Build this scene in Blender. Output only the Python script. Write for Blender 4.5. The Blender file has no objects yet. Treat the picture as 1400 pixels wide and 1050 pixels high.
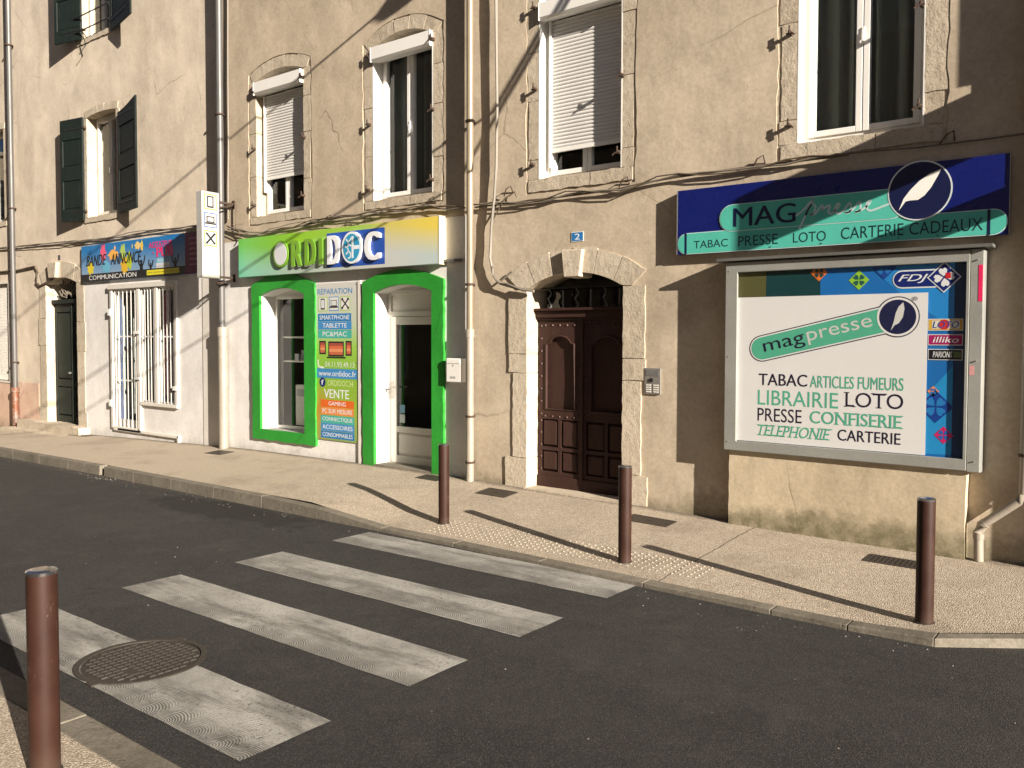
import bpy, bmesh, math, random
from mathutils import Vector, Matrix
from mathutils.geometry import tessellate_polygon
R = math.radians
SC = bpy.context.scene
COL = SC.collection

# ------------------------------------------------------------------ camera
F = 1134.0; CAM_H = 1.75; WALL_Y = 7.65; K = 0.014      # K: the street and its shop fronts climb slightly to the left
PITCH = math.atan(40 / F); ROLL = 0.002; YAW = R(37.65)
fw = Vector((-math.sin(YAW) * math.cos(PITCH), math.cos(YAW) * math.cos(PITCH), -math.sin(PITCH)))
rt = Vector((math.cos(YAW), math.sin(YAW), 0.0))
up = rt.cross(fw)
r2 = math.cos(ROLL) * rt + math.sin(ROLL) * up
u2 = math.cos(ROLL) * up - math.sin(ROLL) * rt
cam = bpy.data.cameras.new('camera'); co = bpy.data.objects.new('camera', cam); COL.objects.link(co)
cam.sensor_width = 36; cam.lens = 36 * F / 1400; cam.clip_start = 0.05; cam.clip_end = 600
M = Matrix((r2, u2, -fw)).transposed().to_4x4(); M.translation = (0, 0, CAM_H)
co.matrix_world = M
SC.camera = co

# ------------------------------------------------------------------ daylight
SUN_AZ = R(74); SUN_EL = R(17.5)            # low sun raking along the facades from the right
T_SH = math.tan(SUN_AZ); S_SH = math.tan(SUN_EL) / math.cos(SUN_AZ)
world = bpy.data.worlds.new('World'); SC.world = world; world.use_nodes = True
wn = world.node_tree.nodes; wl = world.node_tree.links
sky = wn.new('ShaderNodeTexSky'); sky.sky_type = 'NISHITA'; sky.sun_disc = False
sky.sun_elevation = SUN_EL; sky.sun_rotation = math.atan2(math.sin(SUN_AZ), -math.cos(SUN_AZ))
sky.air_density = .42; sky.dust_density = .35
bg = wn['Background']; bg.inputs['Strength'].default_value = 0.05
wl.new(sky.outputs[0], bg.inputs['Color'])
sd = bpy.data.lights.new('sun', 'SUN'); so = bpy.data.objects.new('sun', sd); COL.objects.link(so)
sd.energy = 5.0; sd.angle = R(0.45); sd.color = (1.0, 0.895, 0.76)
ldir = Vector((-math.sin(SUN_AZ) * math.cos(SUN_EL), math.cos(SUN_AZ) * math.cos(SUN_EL), -math.sin(SUN_EL)))
so.rotation_euler = ldir.to_track_quat('-Z', 'Y').to_euler()
SC.view_settings.view_transform = 'Standard'; SC.view_settings.look = 'None'
SC.view_settings.exposure = 1.45; SC.view_settings.gamma = 1; SC.view_settings.use_curve_mapping = False

# ------------------------------------------------------------------ coordinates
def P(u, v, n):                     # along the wall, up (following the street's slope), out of the wall
    return (u, WALL_Y - n, v - K * u)
def W(px, py, n=0.0):               # survey: where a sight line meets the plane n metres in front of the wall
    d = fw + (px - 700) / F * r2 - (py - 525) / F * u2
    t = (WALL_Y - n) / d.y
    return t * d.x, CAM_H + t * d.z + K * t * d.x
def U(px, n=0.0): return W(px, 500, n)[0]
def V(px, py, n=0.0): return W(px, py, n)[1]
def RC(x0, x1, yt, yb, n=0.0):      # rectangle: left and right sight lines, top and bottom read at the left edge
    return (W(x0, yt, n)[0], U(x1, n), V(x0, yb, n), V(x0, yt, n))
def RR(x0, x1, yt, yb, n=0.0):      # the same, top and bottom read at the right edge
    return (U(x0, n), U(x1, n), V(x1, yb, n), V(x1, yt, n))

# ------------------------------------------------------------------ materials
class NT:
    def __init__(s, name):
        s.m = bpy.data.materials.new(name); s.m.use_nodes = True
        s.t = s.m.node_tree; s.b = s.t.nodes['Principled BSDF']
        s.tc = s.t.nodes.new('ShaderNodeTexCoord'); s.pos = s.tc.outputs['Object']
        g = s.t.nodes.new('ShaderNodeNewGeometry'); s.wpos = g.outputs['Position']
    def n(s, typ, **kw):
        x = s.t.nodes.new('ShaderNode' + typ)
        for k, v in kw.items(): setattr(x, k, v)
        return x
    def l(s, a, b):
        if isinstance(a, (int, float)): b.default_value = a
        elif isinstance(a, (tuple, list)): b.default_value = tuple(a) + ((1,) if len(a) == 3 and b.type == 'RGBA' else ())
        else: s.t.links.new(a, b)
    def map(s, scale=(1, 1, 1), loc=(0, 0, 0), src=None):
        x = s.n('Mapping'); s.l(src or s.wpos, x.inputs[0]); x.inputs['Scale'].default_value = scale; x.inputs['Location'].default_value = loc
        return x.outputs[0]
    def noise(s, scale, detail=3, rough=.55, src=None, dist=0):
        x = s.n('TexNoise'); s.l(src or s.wpos, x.inputs['Vector']); x.inputs['Scale'].default_value = scale
        x.inputs['Detail'].default_value = detail; x.inputs['Roughness'].default_value = rough; x.inputs['Distortion'].default_value = dist
        return x.outputs['Fac']
    def vor(s, scale, feature='F1', src=None, out='Distance', rnd=1):
        x = s.n('TexVoronoi', feature=feature); s.l(src or s.wpos, x.inputs['Vector']); x.inputs['Scale'].default_value = scale
        x.inputs['Randomness'].default_value = rnd
        return x.outputs[out]
    def ramp(s, fac, stops):
        x = s.n('ValToRGB'); s.l(fac, x.inputs[0]); e = x.color_ramp.elements
        while len(e) < len(stops): e.new(.5)
        for q, (p, c) in zip(e, stops):
            q.position = p; q.color = (c, c, c, 1) if isinstance(c, (int, float)) else tuple(c) + (1,)
        return x.outputs[0]
    def mix(s, fac, a, b, mode='MIX'):
        x = s.n('MixRGB', blend_type=mode); s.l(fac, x.inputs[0]); s.l(a, x.inputs[1]); s.l(b, x.inputs[2])
        return x.outputs[0]
    def math(s, op, a, b=0.0, c=0.0):
        x = s.n('Math', operation=op); s.l(a, x.inputs[0]); s.l(b, x.inputs[1]); s.l(c, x.inputs[2]); return x.outputs[0]
    def sep(s, src=None):
        x = s.n('SeparateXYZ'); s.l(src or s.wpos, x.inputs[0]); return x.outputs
    def bump(s, h, strength, dist, nrm=None):
        x = s.n('Bump'); x.inputs['Strength'].default_value = strength; x.inputs['Distance'].default_value = dist
        s.l(h, x.inputs['Height'])
        if nrm is not None: s.l(nrm, x.inputs['Normal'])
        return x.outputs[0]
    def fin(s, col, rough=.6, nrm=None, metal=0, spec=.5):
        s.l(col, s.b.inputs['Base Color']); s.l(rough, s.b.inputs['Roughness']); s.l(metal, s.b.inputs['Metallic'])
        s.b.inputs['Specular IOR Level'].default_value = spec
        if nrm is not None: s.l(nrm, s.b.inputs['Normal'])
        return s.m
MATS = {}
def paint(name, col, rough=.5, metal=0, var=.12, bump=.15, bscale=60, spec=.5):
    if name in MATS: return MATS[name]
    t = NT(name)
    a = t.noise(3.0, 4); b = t.noise(45, 3)
    f = t.math('ADD', t.math('MULTIPLY', a, .6), t.math('MULTIPLY', b, .4))
    c = t.mix(t.ramp(f, [(.32, 0), (.68, 1)]), tuple(x * (1 - var) for x in col), tuple(min(1, x * (1 + var)) for x in col))
    r = t.math('ADD', t.math('MULTIPLY', a, .2), rough - .1)
    MATS[name] = t.fin(c, r, t.bump(t.noise(bscale, 3), bump, .004), metal, spec)
    return MATS[name]
def PR(rgb, name=None):             # flat print ink
    k = 'print_%02x%02x%02x' % tuple(int(255 * c) for c in rgb)
    return paint(k, rgb, .40, 0, .07, .02, 20, .4)
def plaster(name, c1, c2, stain=(.20, .17, .12), stain_amt=.4, moss=0.0, rough_amp=1.0, crack=.6):
    t = NT(name)
    big = t.noise(.55, 5, .6); mid = t.noise(2.0, 6, .62); fine = t.noise(30, 5, .7)
    streak = t.noise(1.0, 5, .65, src=t.map((3.2, 3.2, .35)))
    c = t.mix(t.ramp(big, [(.36, 0), (.62, 1)]), c1, c2)
    c = t.mix(t.math('MULTIPLY', t.ramp(mid, [(.42, 0), (.75, 1)]), stain_amt), c, stain)
    c = t.mix(t.math('MULTIPLY', t.ramp(streak, [(.5, 0), (.78, 1)]), stain_amt * .75), c, tuple(x * .6 for x in c1))
    c = t.mix(t.math('MULTIPLY', t.ramp(t.noise(1.3, 4, .5, src=t.map(loc=(7, 3, 1))), [(.5, 0), (.7, 1)]), .35), c, tuple(min(1, x * 1.28) for x in c2))
    c = t.mix(.35, c, t.ramp(fine, [(.3, .25), (.7, .85)]), 'SOFT_LIGHT')
    warp = t.mix(.22, t.wpos, t.noise(2.5, 3), 'ADD')
    cr = t.ramp(t.vor(.55, 'DISTANCE_TO_EDGE', src=warp), [(0, 1), (.006, 0)])
    cr = t.math('MULTIPLY', cr, t.math('MULTIPLY', t.ramp(t.noise(.9, 2), [(.5, 0), (.6, 1)]), crack))
    c = t.mix(cr, c, tuple(x * .3 for x in c1))
    pits = t.math('MULTIPLY', t.ramp(t.vor(9, 'F1'), [(.02, 1), (.06, 0)]), t.ramp(t.noise(1.7, 2), [(.52, 0), (.6, 1)]))
    c = t.mix(t.math('MULTIPLY', pits, .6), c, tuple(x * .35 for x in c1))
    if moss:                        # patchy damp growth and splash dirt low on the wall
        z = t.sep()[2]
        edge = t.math('SUBTRACT', t.math('ADD', .02, t.math('MULTIPLY', t.noise(1.5, 6, .75), .72)), z)
        edge = t.ramp(edge, [(0, 0), (.12, .75), (.3, 1)])
        blot = t.ramp(t.noise(9, 5, .75), [(.25, .35), (.6, 1)])
        c = t.mix(t.math('MULTIPLY', t.math('MULTIPLY', edge, blot), moss), c, (.12, .108, .06))
    smooth = t.noise(1.1, 2, .4); lump = t.noise(4.5, 3, .5)
    b1 = t.bump(t.math('ADD', smooth, t.math('MULTIPLY', lump, .16)), .5 * rough_amp, .075)
    b2 = t.bump(t.noise(16, 4, .6), .35 * rough_amp, .005, b1)
    b3 = t.bump(t.noise(120, 4, .7), .35 * rough_amp, .002, b2)
    b4 = t.bump(t.math('ADD', cr, pits), .5, -.006, b3)
    return t.fin(c, .93, b4, 0, .15)
M_CREAM = plaster('render_cream', (.52, .445, .355), (.62, .54, .44), (.30, .25, .19), .30, .5, .8)
M_BEIGE = plaster('render_beige', (.385, .318, .238), (.455, .382, .29), (.22, .18, .125), .35, 0, .8)
M_BROWN = plaster('render_brown_beige', (.39, .325, .245), (.465, .395, .303), (.22, .18, .135), .30, .8, .9, .4)
M_PIER = plaster('render_pier', (.42, .35, .25), (.50, .425, .31), (.26, .21, .14), .5, 1.0, .9, .3)
M_WHITE = plaster('render_white', (.60, .585, .57), (.69, .675, .66), (.40, .37, .33), .3, .35, .55, .25)
M_PINK = plaster('render_pink', (.50, .35, .27), (.58, .42, .33), (.33, .25, .19), .4, .5, .8)
M_NEIGH = plaster('render_neighbour', (.42, .35, .26), (.50, .42, .32), (.26, .22, .16), .4, .5)

def stone_mat(name, c1, c2, rough_amp=1.0):
    t = NT(name)
    a = t.noise(2.2, 6, .65); b = t.noise(11, 5, .7); f = t.noise(60, 4, .7)
    oi = t.n('ObjectInfo').outputs['Random']
    c = t.mix(t.ramp(a, [(.35, 0), (.65, 1)]), c1, c2)
    c = t.mix(t.math('MULTIPLY', t.ramp(b, [(.5, 0), (.72, 1)]), .55), c, tuple(x * .6 for x in c1))
    c = t.mix(.4, c, t.ramp(f, [(.3, .2), (.7, .8)]), 'SOFT_LIGHT')
    c = t.mix(.22, c, t.ramp(oi, [(0, .2), (1, .8)]), 'SOFT_LIGHT')
    p = t.ramp(t.vor(26, 'F1'), [(.05, 1), (.22, 0)])
    p = t.math('MULTIPLY', p, t.ramp(t.noise(5, 2), [(.45, 0), (.58, 1)]))
    c = t.mix(t.math('MULTIPLY', p, .35), c, tuple(x * .4 for x in c1))
    n1 = t.bump(b, .6 * rough_amp, .02); n2 = t.bump(f, .5 * rough_amp, .004, n1); n3 = t.bump(p, .5 * rough_amp, -.006, n2)
    return t.fin(c, .92, n3, 0, .15)
M_STONE = stone_mat('limestone', (.43, .37, .29), (.52, .455, .36), .8)
M_STONE2 = stone_mat('rough_stone', (.40, .34, .262), (.48, .415, .325), .8)
M_KERB = stone_mat('kerb_concrete', (.13, .115, .092), (.19, .17, .138), .6)

JOINT_X = -2.93
def asphalt():
    t = NT('asphalt')
    big = t.noise(.5, 4); mid = t.noise(3.5, 6, .7, dist=.4)
    g = t.vor(170, 'F1', out='Color'); gs = t.sep(g)[0]
    c = t.mix(t.ramp(big, [(.35, 0), (.65, 1)]), (.0165, .0162, .016), (.028, .0273, .0266))
    c = t.mix(t.ramp(mid, [(.48, 0), (.66, .8)]), c, (.013, .0125, .012))
    c = t.mix(t.ramp(gs, [(.55, 0), (1, .75)]), c, (.085, .079, .072))
    c = t.mix(t.ramp(t.noise(420, 2), [(.4, 0), (.66, .6)]), c, (.018, .017, .016))
    blot = t.math('MULTIPLY', t.ramp(t.noise(11, 5, .8), [(.55, 0), (.66, 1)]), t.ramp(t.noise(1.1, 3), [(.38, .2), (.6, 1)]))
    c = t.mix(t.math('MULTIPLY', blot, .7), c, (.009, .0088, .0085))
    pale = t.math('MULTIPLY', t.ramp(t.noise(2.1, 5, .75, src=t.map(loc=(5, 2, 0))), [(.52, 0), (.72, 1)]), t.ramp(t.noise(60, 3, .8), [(.35, .3), (.6, 1)]))
    c = t.mix(t.math('MULTIPLY', pale, .55), c, (.062, .059, .055))
    sp = t.math('MULTIPLY', t.ramp(t.vor(7), [(.02, 1), (.05, 0)]), t.ramp(t.noise(2), [(.5, 0), (.58, 1)]))
    c = t.mix(t.math('MULTIPLY', sp, .7), c, (.3, .28, .25))
    warp = t.mix(.3, t.wpos, t.noise(1.8, 4), 'ADD')
    ck = t.ramp(t.vor(.42, 'DISTANCE_TO_EDGE', src=warp), [(0, 1), (.005, 0)])
    ck = t.math('MULTIPLY', ck, t.ramp(t.noise(.7, 3), [(.46, 0), (.54, 1)]))
    c = t.mix(t.math('MULTIPLY', ck, .22), c, (.009, .0085, .008))
    oil = t.math('MULTIPLY', t.ramp(t.vor(.8, 'SMOOTH_F1', src=warp), [(.0, 1), (.22, 0)]), t.ramp(t.noise(6, 5, .7), [(.4, 0), (.6, 1)]))
    c = t.mix(t.math('MULTIPLY', oil, .55), c, (.011, .0105, .010))
    lane = t.ramp(t.math('ABSOLUTE', t.math('SUBTRACT', t.math('ADD', t.sep()[1], t.math('MULTIPLY', t.noise(.8), .3)), 3.9)), [(.0, .0), (.5, 1), (1.0, 0)])
    c = t.mix(t.math('MULTIPLY', lane, .12), c, (.055, .053, .051))
    gut = t.ramp(t.math('SUBTRACT', 6.05, t.math('ADD', t.sep()[1], t.math('MULTIPLY', t.noise(5, 5, .7), .35))), [(0, 1), (.3, 0)])
    c = t.mix(t.math('MULTIPLY', gut, .5), c, (.085, .073, .058))
    # damp patch by the gutter
    s = t.sep(); dx = t.math('DIVIDE', t.math('ADD', s[0], 8.2), 1.7); dy = t.math('DIVIDE', t.math('SUBTRACT', s[1], 5.35), .42)
    d = t.math('SQRT', t.math('ADD', t.math('MULTIPLY', dx, dx), t.math('MULTIPLY', dy, dy)))
    d = t.math('ADD', d, t.math('MULTIPLY', t.math('SUBTRACT', t.noise(4, 5, .7), .5), 2.2))
    wet = t.ramp(d, [(.70, 1), (.95, 0)])
    c = t.mix(t.math('MULTIPLY', wet, .8), c, (.012, .011, .010))
    gr = t.ramp(t.math('ADD', s[1], t.math('MULTIPLY', t.noise(3, 5, .7), .5)), [(0, 0), (1, 1)])
    h = t.math('ADD', t.vor(170, 'F1'), t.math('MULTIPLY', t.noise(300, 3), .6))
    n = t.bump(h, .75, .004, t.bump(mid, .3, .012))
    return t.fin(c, .88, n, 0, .3)
def aggregate():
    t = NT('exposed_aggregate')
    g = t.vor(110, 'F1', out='Color'); s3 = t.sep(g); dd = t.vor(110, 'F1')
    c = t.ramp(s3[0], [(0, (.17, .14, .11)), (.35, (.35, .29, .225)), (.7, (.50, .43, .34)), (1, (.68, .60, .49))])
    c = t.mix(t.ramp(dd, [(.35, 0), (.75, .55)]), c, (.15, .12, .09))
    c = t.mix(t.math('MULTIPLY', t.ramp(t.noise(.9, 5, .6), [(.45, 0), (.72, 1)]), .35), c, (.23, .18, .13))
    c = t.mix(t.math('MULTIPLY', t.ramp(t.noise(5, 5, .7), [(.55, 0), (.8, 1)]), .4), c, (.17, .14, .11))
    c = t.mix(.3, c, (.43, .365, .285))
    x = t.sep()[0]                 # smoother, paler paving beyond the old joint on the left
    far = t.ramp(t.math('MULTIPLY_ADD', x, -.25, -1.9), [(.0, 0), (.25, 1)])
    c = t.mix(t.math('MULTIPLY', far, .6), c, (.40, .335, .26))
    sx = t.sep(); lin = t.math('LESS_THAN', t.math('ABSOLUTE', t.math('SUBTRACT', t.math('ADD', sx[0], t.math('MULTIPLY', t.math('SUBTRACT', t.noise(6, 3), .5), .05)), JOINT_X)), .006)
    c = t.mix(t.math('MULTIPLY', lin, .85), c, (.05, .042, .034))
    wob_ = t.math('MULTIPLY', t.noise(7, 5, .75), .16)
    grime = t.ramp(t.math('ADD', t.math('SUBTRACT', sx[1], 7.60), wob_), [(0, 0), (.09, 1)])
    c = t.mix(t.math('MULTIPLY', grime, .7), c, (.085, .07, .052))
    st = t.math('MULTIPLY', t.ramp(t.noise(1.4, 4, .6, src=t.map(loc=(3, 9, 0))), [(.52, 0), (.66, 1)]), t.ramp(t.noise(14, 4, .7), [(.3, .3), (.6, 1)]))
    c = t.mix(t.math('MULTIPLY', st, .38), c, (.16, .13, .10))
    gum = t.ramp(t.vor(3.2), [(.03, 1), (.045, 0)]); c = t.mix(t.math('MULTIPLY', gum, .6), c, (.12, .10, .08))
    n = t.bump(t.math('MULTIPLY', dd, -1), .8, .006, t.bump(t.noise(2.5, 4), .3, .02))
    return t.fin(c, .88, n, 0, .25)
def stripe_paint():
    t = NT('worn_road_paint')
    s = t.sep()
    # trowelled fan arcs: rings about centres spaced along each stripe's lower edge
    wob = t.math('MULTIPLY', t.noise(3, 2), .12)
    fx = t.math('SUBTRACT', t.math('FRACT', t.math('MULTIPLY', s[0], 5.0)), .5)
    fy = t.math('FRACT', t.math('DIVIDE', t.math('ADD', t.math('SUBTRACT', s[1], 2.04), 0.52 * 2), 1.02))
    yy = t.math('MULTIPLY', fy, 1.02 * 5.0)
    r = t.math('SQRT', t.math('ADD', t.math('MULTIPLY', fx, fx), t.math('MULTIPLY', t.math('SUBTRACT', yy, t.math('MULTIPLY', wob, 3.)), t.math('SUBTRACT', yy, t.math('MULTIPLY', wob, 3.)))))
    ring = t.math('SINE', t.math('MULTIPLY', r, 95.0))
    mask = t.math('MULTIPLY', t.ramp(r, [(.10, 1), (.60, .9), (1, .0)]), t.ramp(t.noise(2.2, 3), [(.34, .15), (.48, 1)]))
    rr = t.math('MULTIPLY', t.ramp(ring, [(.05, 1), (.6, 0)]), mask)
    a = t.noise(1.8, 6, .7); b = t.noise(26, 5, .75); f = t.noise(150, 3, .7)
    c = t.mix(t.ramp(a, [(.35, 0), (.65, 1)]), (.25, .243, .225), (.41, .398, .368))
    smear = t.noise(2.2, 6, .7, src=t.map((.5, 2.4, 1)))
    c = t.mix(t.math('MULTIPLY', t.ramp(smear, [(.48, 0), (.64, 1)]), .75), c, (.10, .096, .088))
    c = t.mix(t.math('MULTIPLY', t.ramp(f, [(.5, 0), (.62, 1)]), .45), c, (.10, .095, .085))
    chip = t.math('MULTIPLY', t.ramp(t.noise(38, 5, .8), [(.56, 0), (.60, 1)]), t.ramp(t.noise(2.6, 4, .7), [(.44, 0), (.6, 1)]))
    c = t.mix(t.math('MULTIPLY', chip, .8), c, (.035, .034, .033))
    c = t.mix(t.math('MULTIPLY', rr, .8), c, (.06, .057, .052))
    n = t.bump(ring, .35, .003, t.bump(b, .5, .003, t.bump(f, .5, .002)))
    return t.fin(c, .8, n, 0, .3)
def glass(name, tint=(.9, .93, .92), refl=1.0):
    t = NT(name); t.t.nodes.remove(t.b)
    out = [x for x in t.t.nodes if x.type == 'OUTPUT_MATERIAL'][0]
    tr = t.n('BsdfTransparent'); t.l(tint, tr.inputs[0]); gl = t.n('BsdfGlossy'); gl.inputs['Roughness'].default_value = .015
    fr = t.n('Fresnel'); fr.inputs[0].default_value = 1.5
    nb = t.bump(t.noise(1.2, 2), .12, .01); t.l(nb, gl.inputs['Normal'])
    ms = t.n('MixShader'); bf = t.n('NewGeometry').outputs['Backfacing']; t.l(t.math('MULTIPLY', t.math('MULTIPLY', fr.outputs[0], refl), t.math('SUBTRACT', 1, bf)), ms.inputs[0]); t.l(tr.outputs[0], ms.inputs[1]); t.l(gl.outputs[0], ms.inputs[2])
    t.l(ms.outputs[0], out.inputs[0]); return t.m
def wood_paint(name, c1, c2, metal=0, rough=.6):
    t = NT(name)
    g = t.noise(9, 5, .7, src=t.map((9, 9, .7))); s = t.noise(2.5, 5, .7)
    c = t.mix(t.ramp(g, [(.35, 0), (.7, 1)]), c1, c2)
    c = t.mix(t.math('MULTIPLY', t.ramp(s, [(.55, 0), (.75, 1)]), .4), c, tuple(x * 1.6 + .006 for x in c2))
    return t.fin(c, rough, t.bump(g, .5, .004), metal, .18)
def zinc(name, c, rust=.0):
    t = NT(name)
    a = t.noise(4, 5, .7); z = t.noise(3, 5, .7, src=t.map((6, 6, .6)))
    col = t.mix(t.ramp(z, [(.35, 0), (.7, 1)]), tuple(x * .72 for x in c), c)
    if rust: col = t.mix(t.ramp(t.noise(6, 5, .75), [(.42, 0), (.55, rust)]), col, (.16, .055, .025))
    return t.fin(col, t.math('ADD', t.math('MULTIPLY', a, .3), .3), t.bump(a, .2, .004), .15, .5)
M_ASPH = asphalt(); M_AGG = aggregate(); M_STRIPE = stripe_paint()
M_GLASS = glass('window_glass', (.90, .93, .92), 1.0); M_SHOWGLASS = glass('display_glass', (.97, .98, .98), .8)
M_PVC = paint('white_pvc', (.72, .71, .68), .38, 0, .04, .05)
M_BAR = paint('bar_paint', (.42, .41, .39), .5, 0, .05, .1)
M_SLAT = paint('shutter_slat_white', (.60, .59, .57), .45, 0, .06, .05)
M_OFFW = paint('off_white_paint', (.60, .575, .53), .5, 0, .08, .2)
M_GREEN = plaster('bright_green_paint', (.017, .215, .022), (.024, .27, .03), (.02, .15, .02), .35, .35, .9, .3); M_GREEN.node_tree.nodes['Principled BSDF'].inputs['Roughness'].default_value = .55; M_GREEN.node_tree.nodes['Principled BSDF'].inputs['Specular IOR Level'].default_value = .35
M_IRON = paint('rusty_iron', (.055, .033, .022), .75, .2, .3, .6)
M_BLACK = paint('black_iron', (.018, .018, .02), .55, .3, .2, .3)
def bollard_mat():
    t = NT('bollard_brown')
    a = t.noise(6, 4); sc = t.noise(14, 6, .8, src=t.map((1, 1, .35))); z = t.sep()[2]
    c = t.mix(t.ramp(a, [(.35, 0), (.65, 1)]), (.026, .0100, .0068), (.036, .0145, .0098))
    c = t.mix(t.math('MULTIPLY', t.ramp(sc, [(.62, 0), (.66, 1)]), .55), c, (.085, .05, .036))
    ch = t.math('MULTIPLY', t.ramp(t.vor(24), [(.05, 1), (.10, 0)]), t.ramp(t.noise(7, 2), [(.54, 0), (.60, 1)]))
    c = t.mix(t.math('MULTIPLY', ch, .8), c, (.16, .12, .095))
    low = t.ramp(t.math('SUBTRACT', .26, t.math('ADD', z, t.math('MULTIPLY', t.noise(12, 4, .7), .2))), [(0, 0), (.12, 1)])
    c = t.mix(t.math('MULTIPLY', low, .22), c, (.10, .075, .055))
    return t.fin(c, t.math('MULTIPLY_ADD', a, .3, .38), t.bump(sc, .25, .002, t.bump(a, .12, .01)), 0, .25)
M_BOLL = bollard_mat()
M_CAP = paint('bollard_cap_metal', (.34, .34, .36), .16, .95, .1, .1)
M_ALU = paint('aluminium_frame', (.33, .335, .315), .42, .35, .10, .2)
M_STEEL = paint('brushed_steel', (.42, .41, .39), .35, .7, .08, .2)
M_CAST = paint('cast_iron', (.042, .034, .028), .6, .25, .25, .6, 40)
M_DOORW = wood_paint('brown_door_paint', (.032, .0155, .0125), (.048, .023, .0185))
M_GREEND = wood_paint('dark_green_door_paint', (.010, .015, .013), (.018, .025, .020))
M_SHUT = wood_paint('dark_green_shutter_paint', (.005, .008, .0075), (.014, .022, .019))
M_ZINC = zinc('zinc_pipe', (.115, .112, .11)); M_RUSTPIPE = zinc('rusty_cast_pipe', (.26, .2, .17), .95)
M_PIPEB = zinc('beige_painted_pipe', (.29, .24, .17)); M_PIPEW = zinc('white_painted_pipe', (.37, .335, .28), .1)
M_CABLE = paint('old_cable', (.10, .075, .05), .7, 0, .3, .3); M_CABLEG = paint('grey_cable', (.17, .148, .12), .6, 0, .2, .2)
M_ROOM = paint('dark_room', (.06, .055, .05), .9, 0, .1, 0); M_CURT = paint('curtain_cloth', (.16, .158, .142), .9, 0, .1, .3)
M_GRIL = paint('grey_iron', (.11, .11, .115), .5, .3, .2, .3)
M_NAIL = paint('iron_stud', (.06, .035, .028), .5, .4, .2, .2)
M_TIMBER = wood_paint('old_timber', (.30, .24, .17), (.42, .35, .26))

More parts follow.
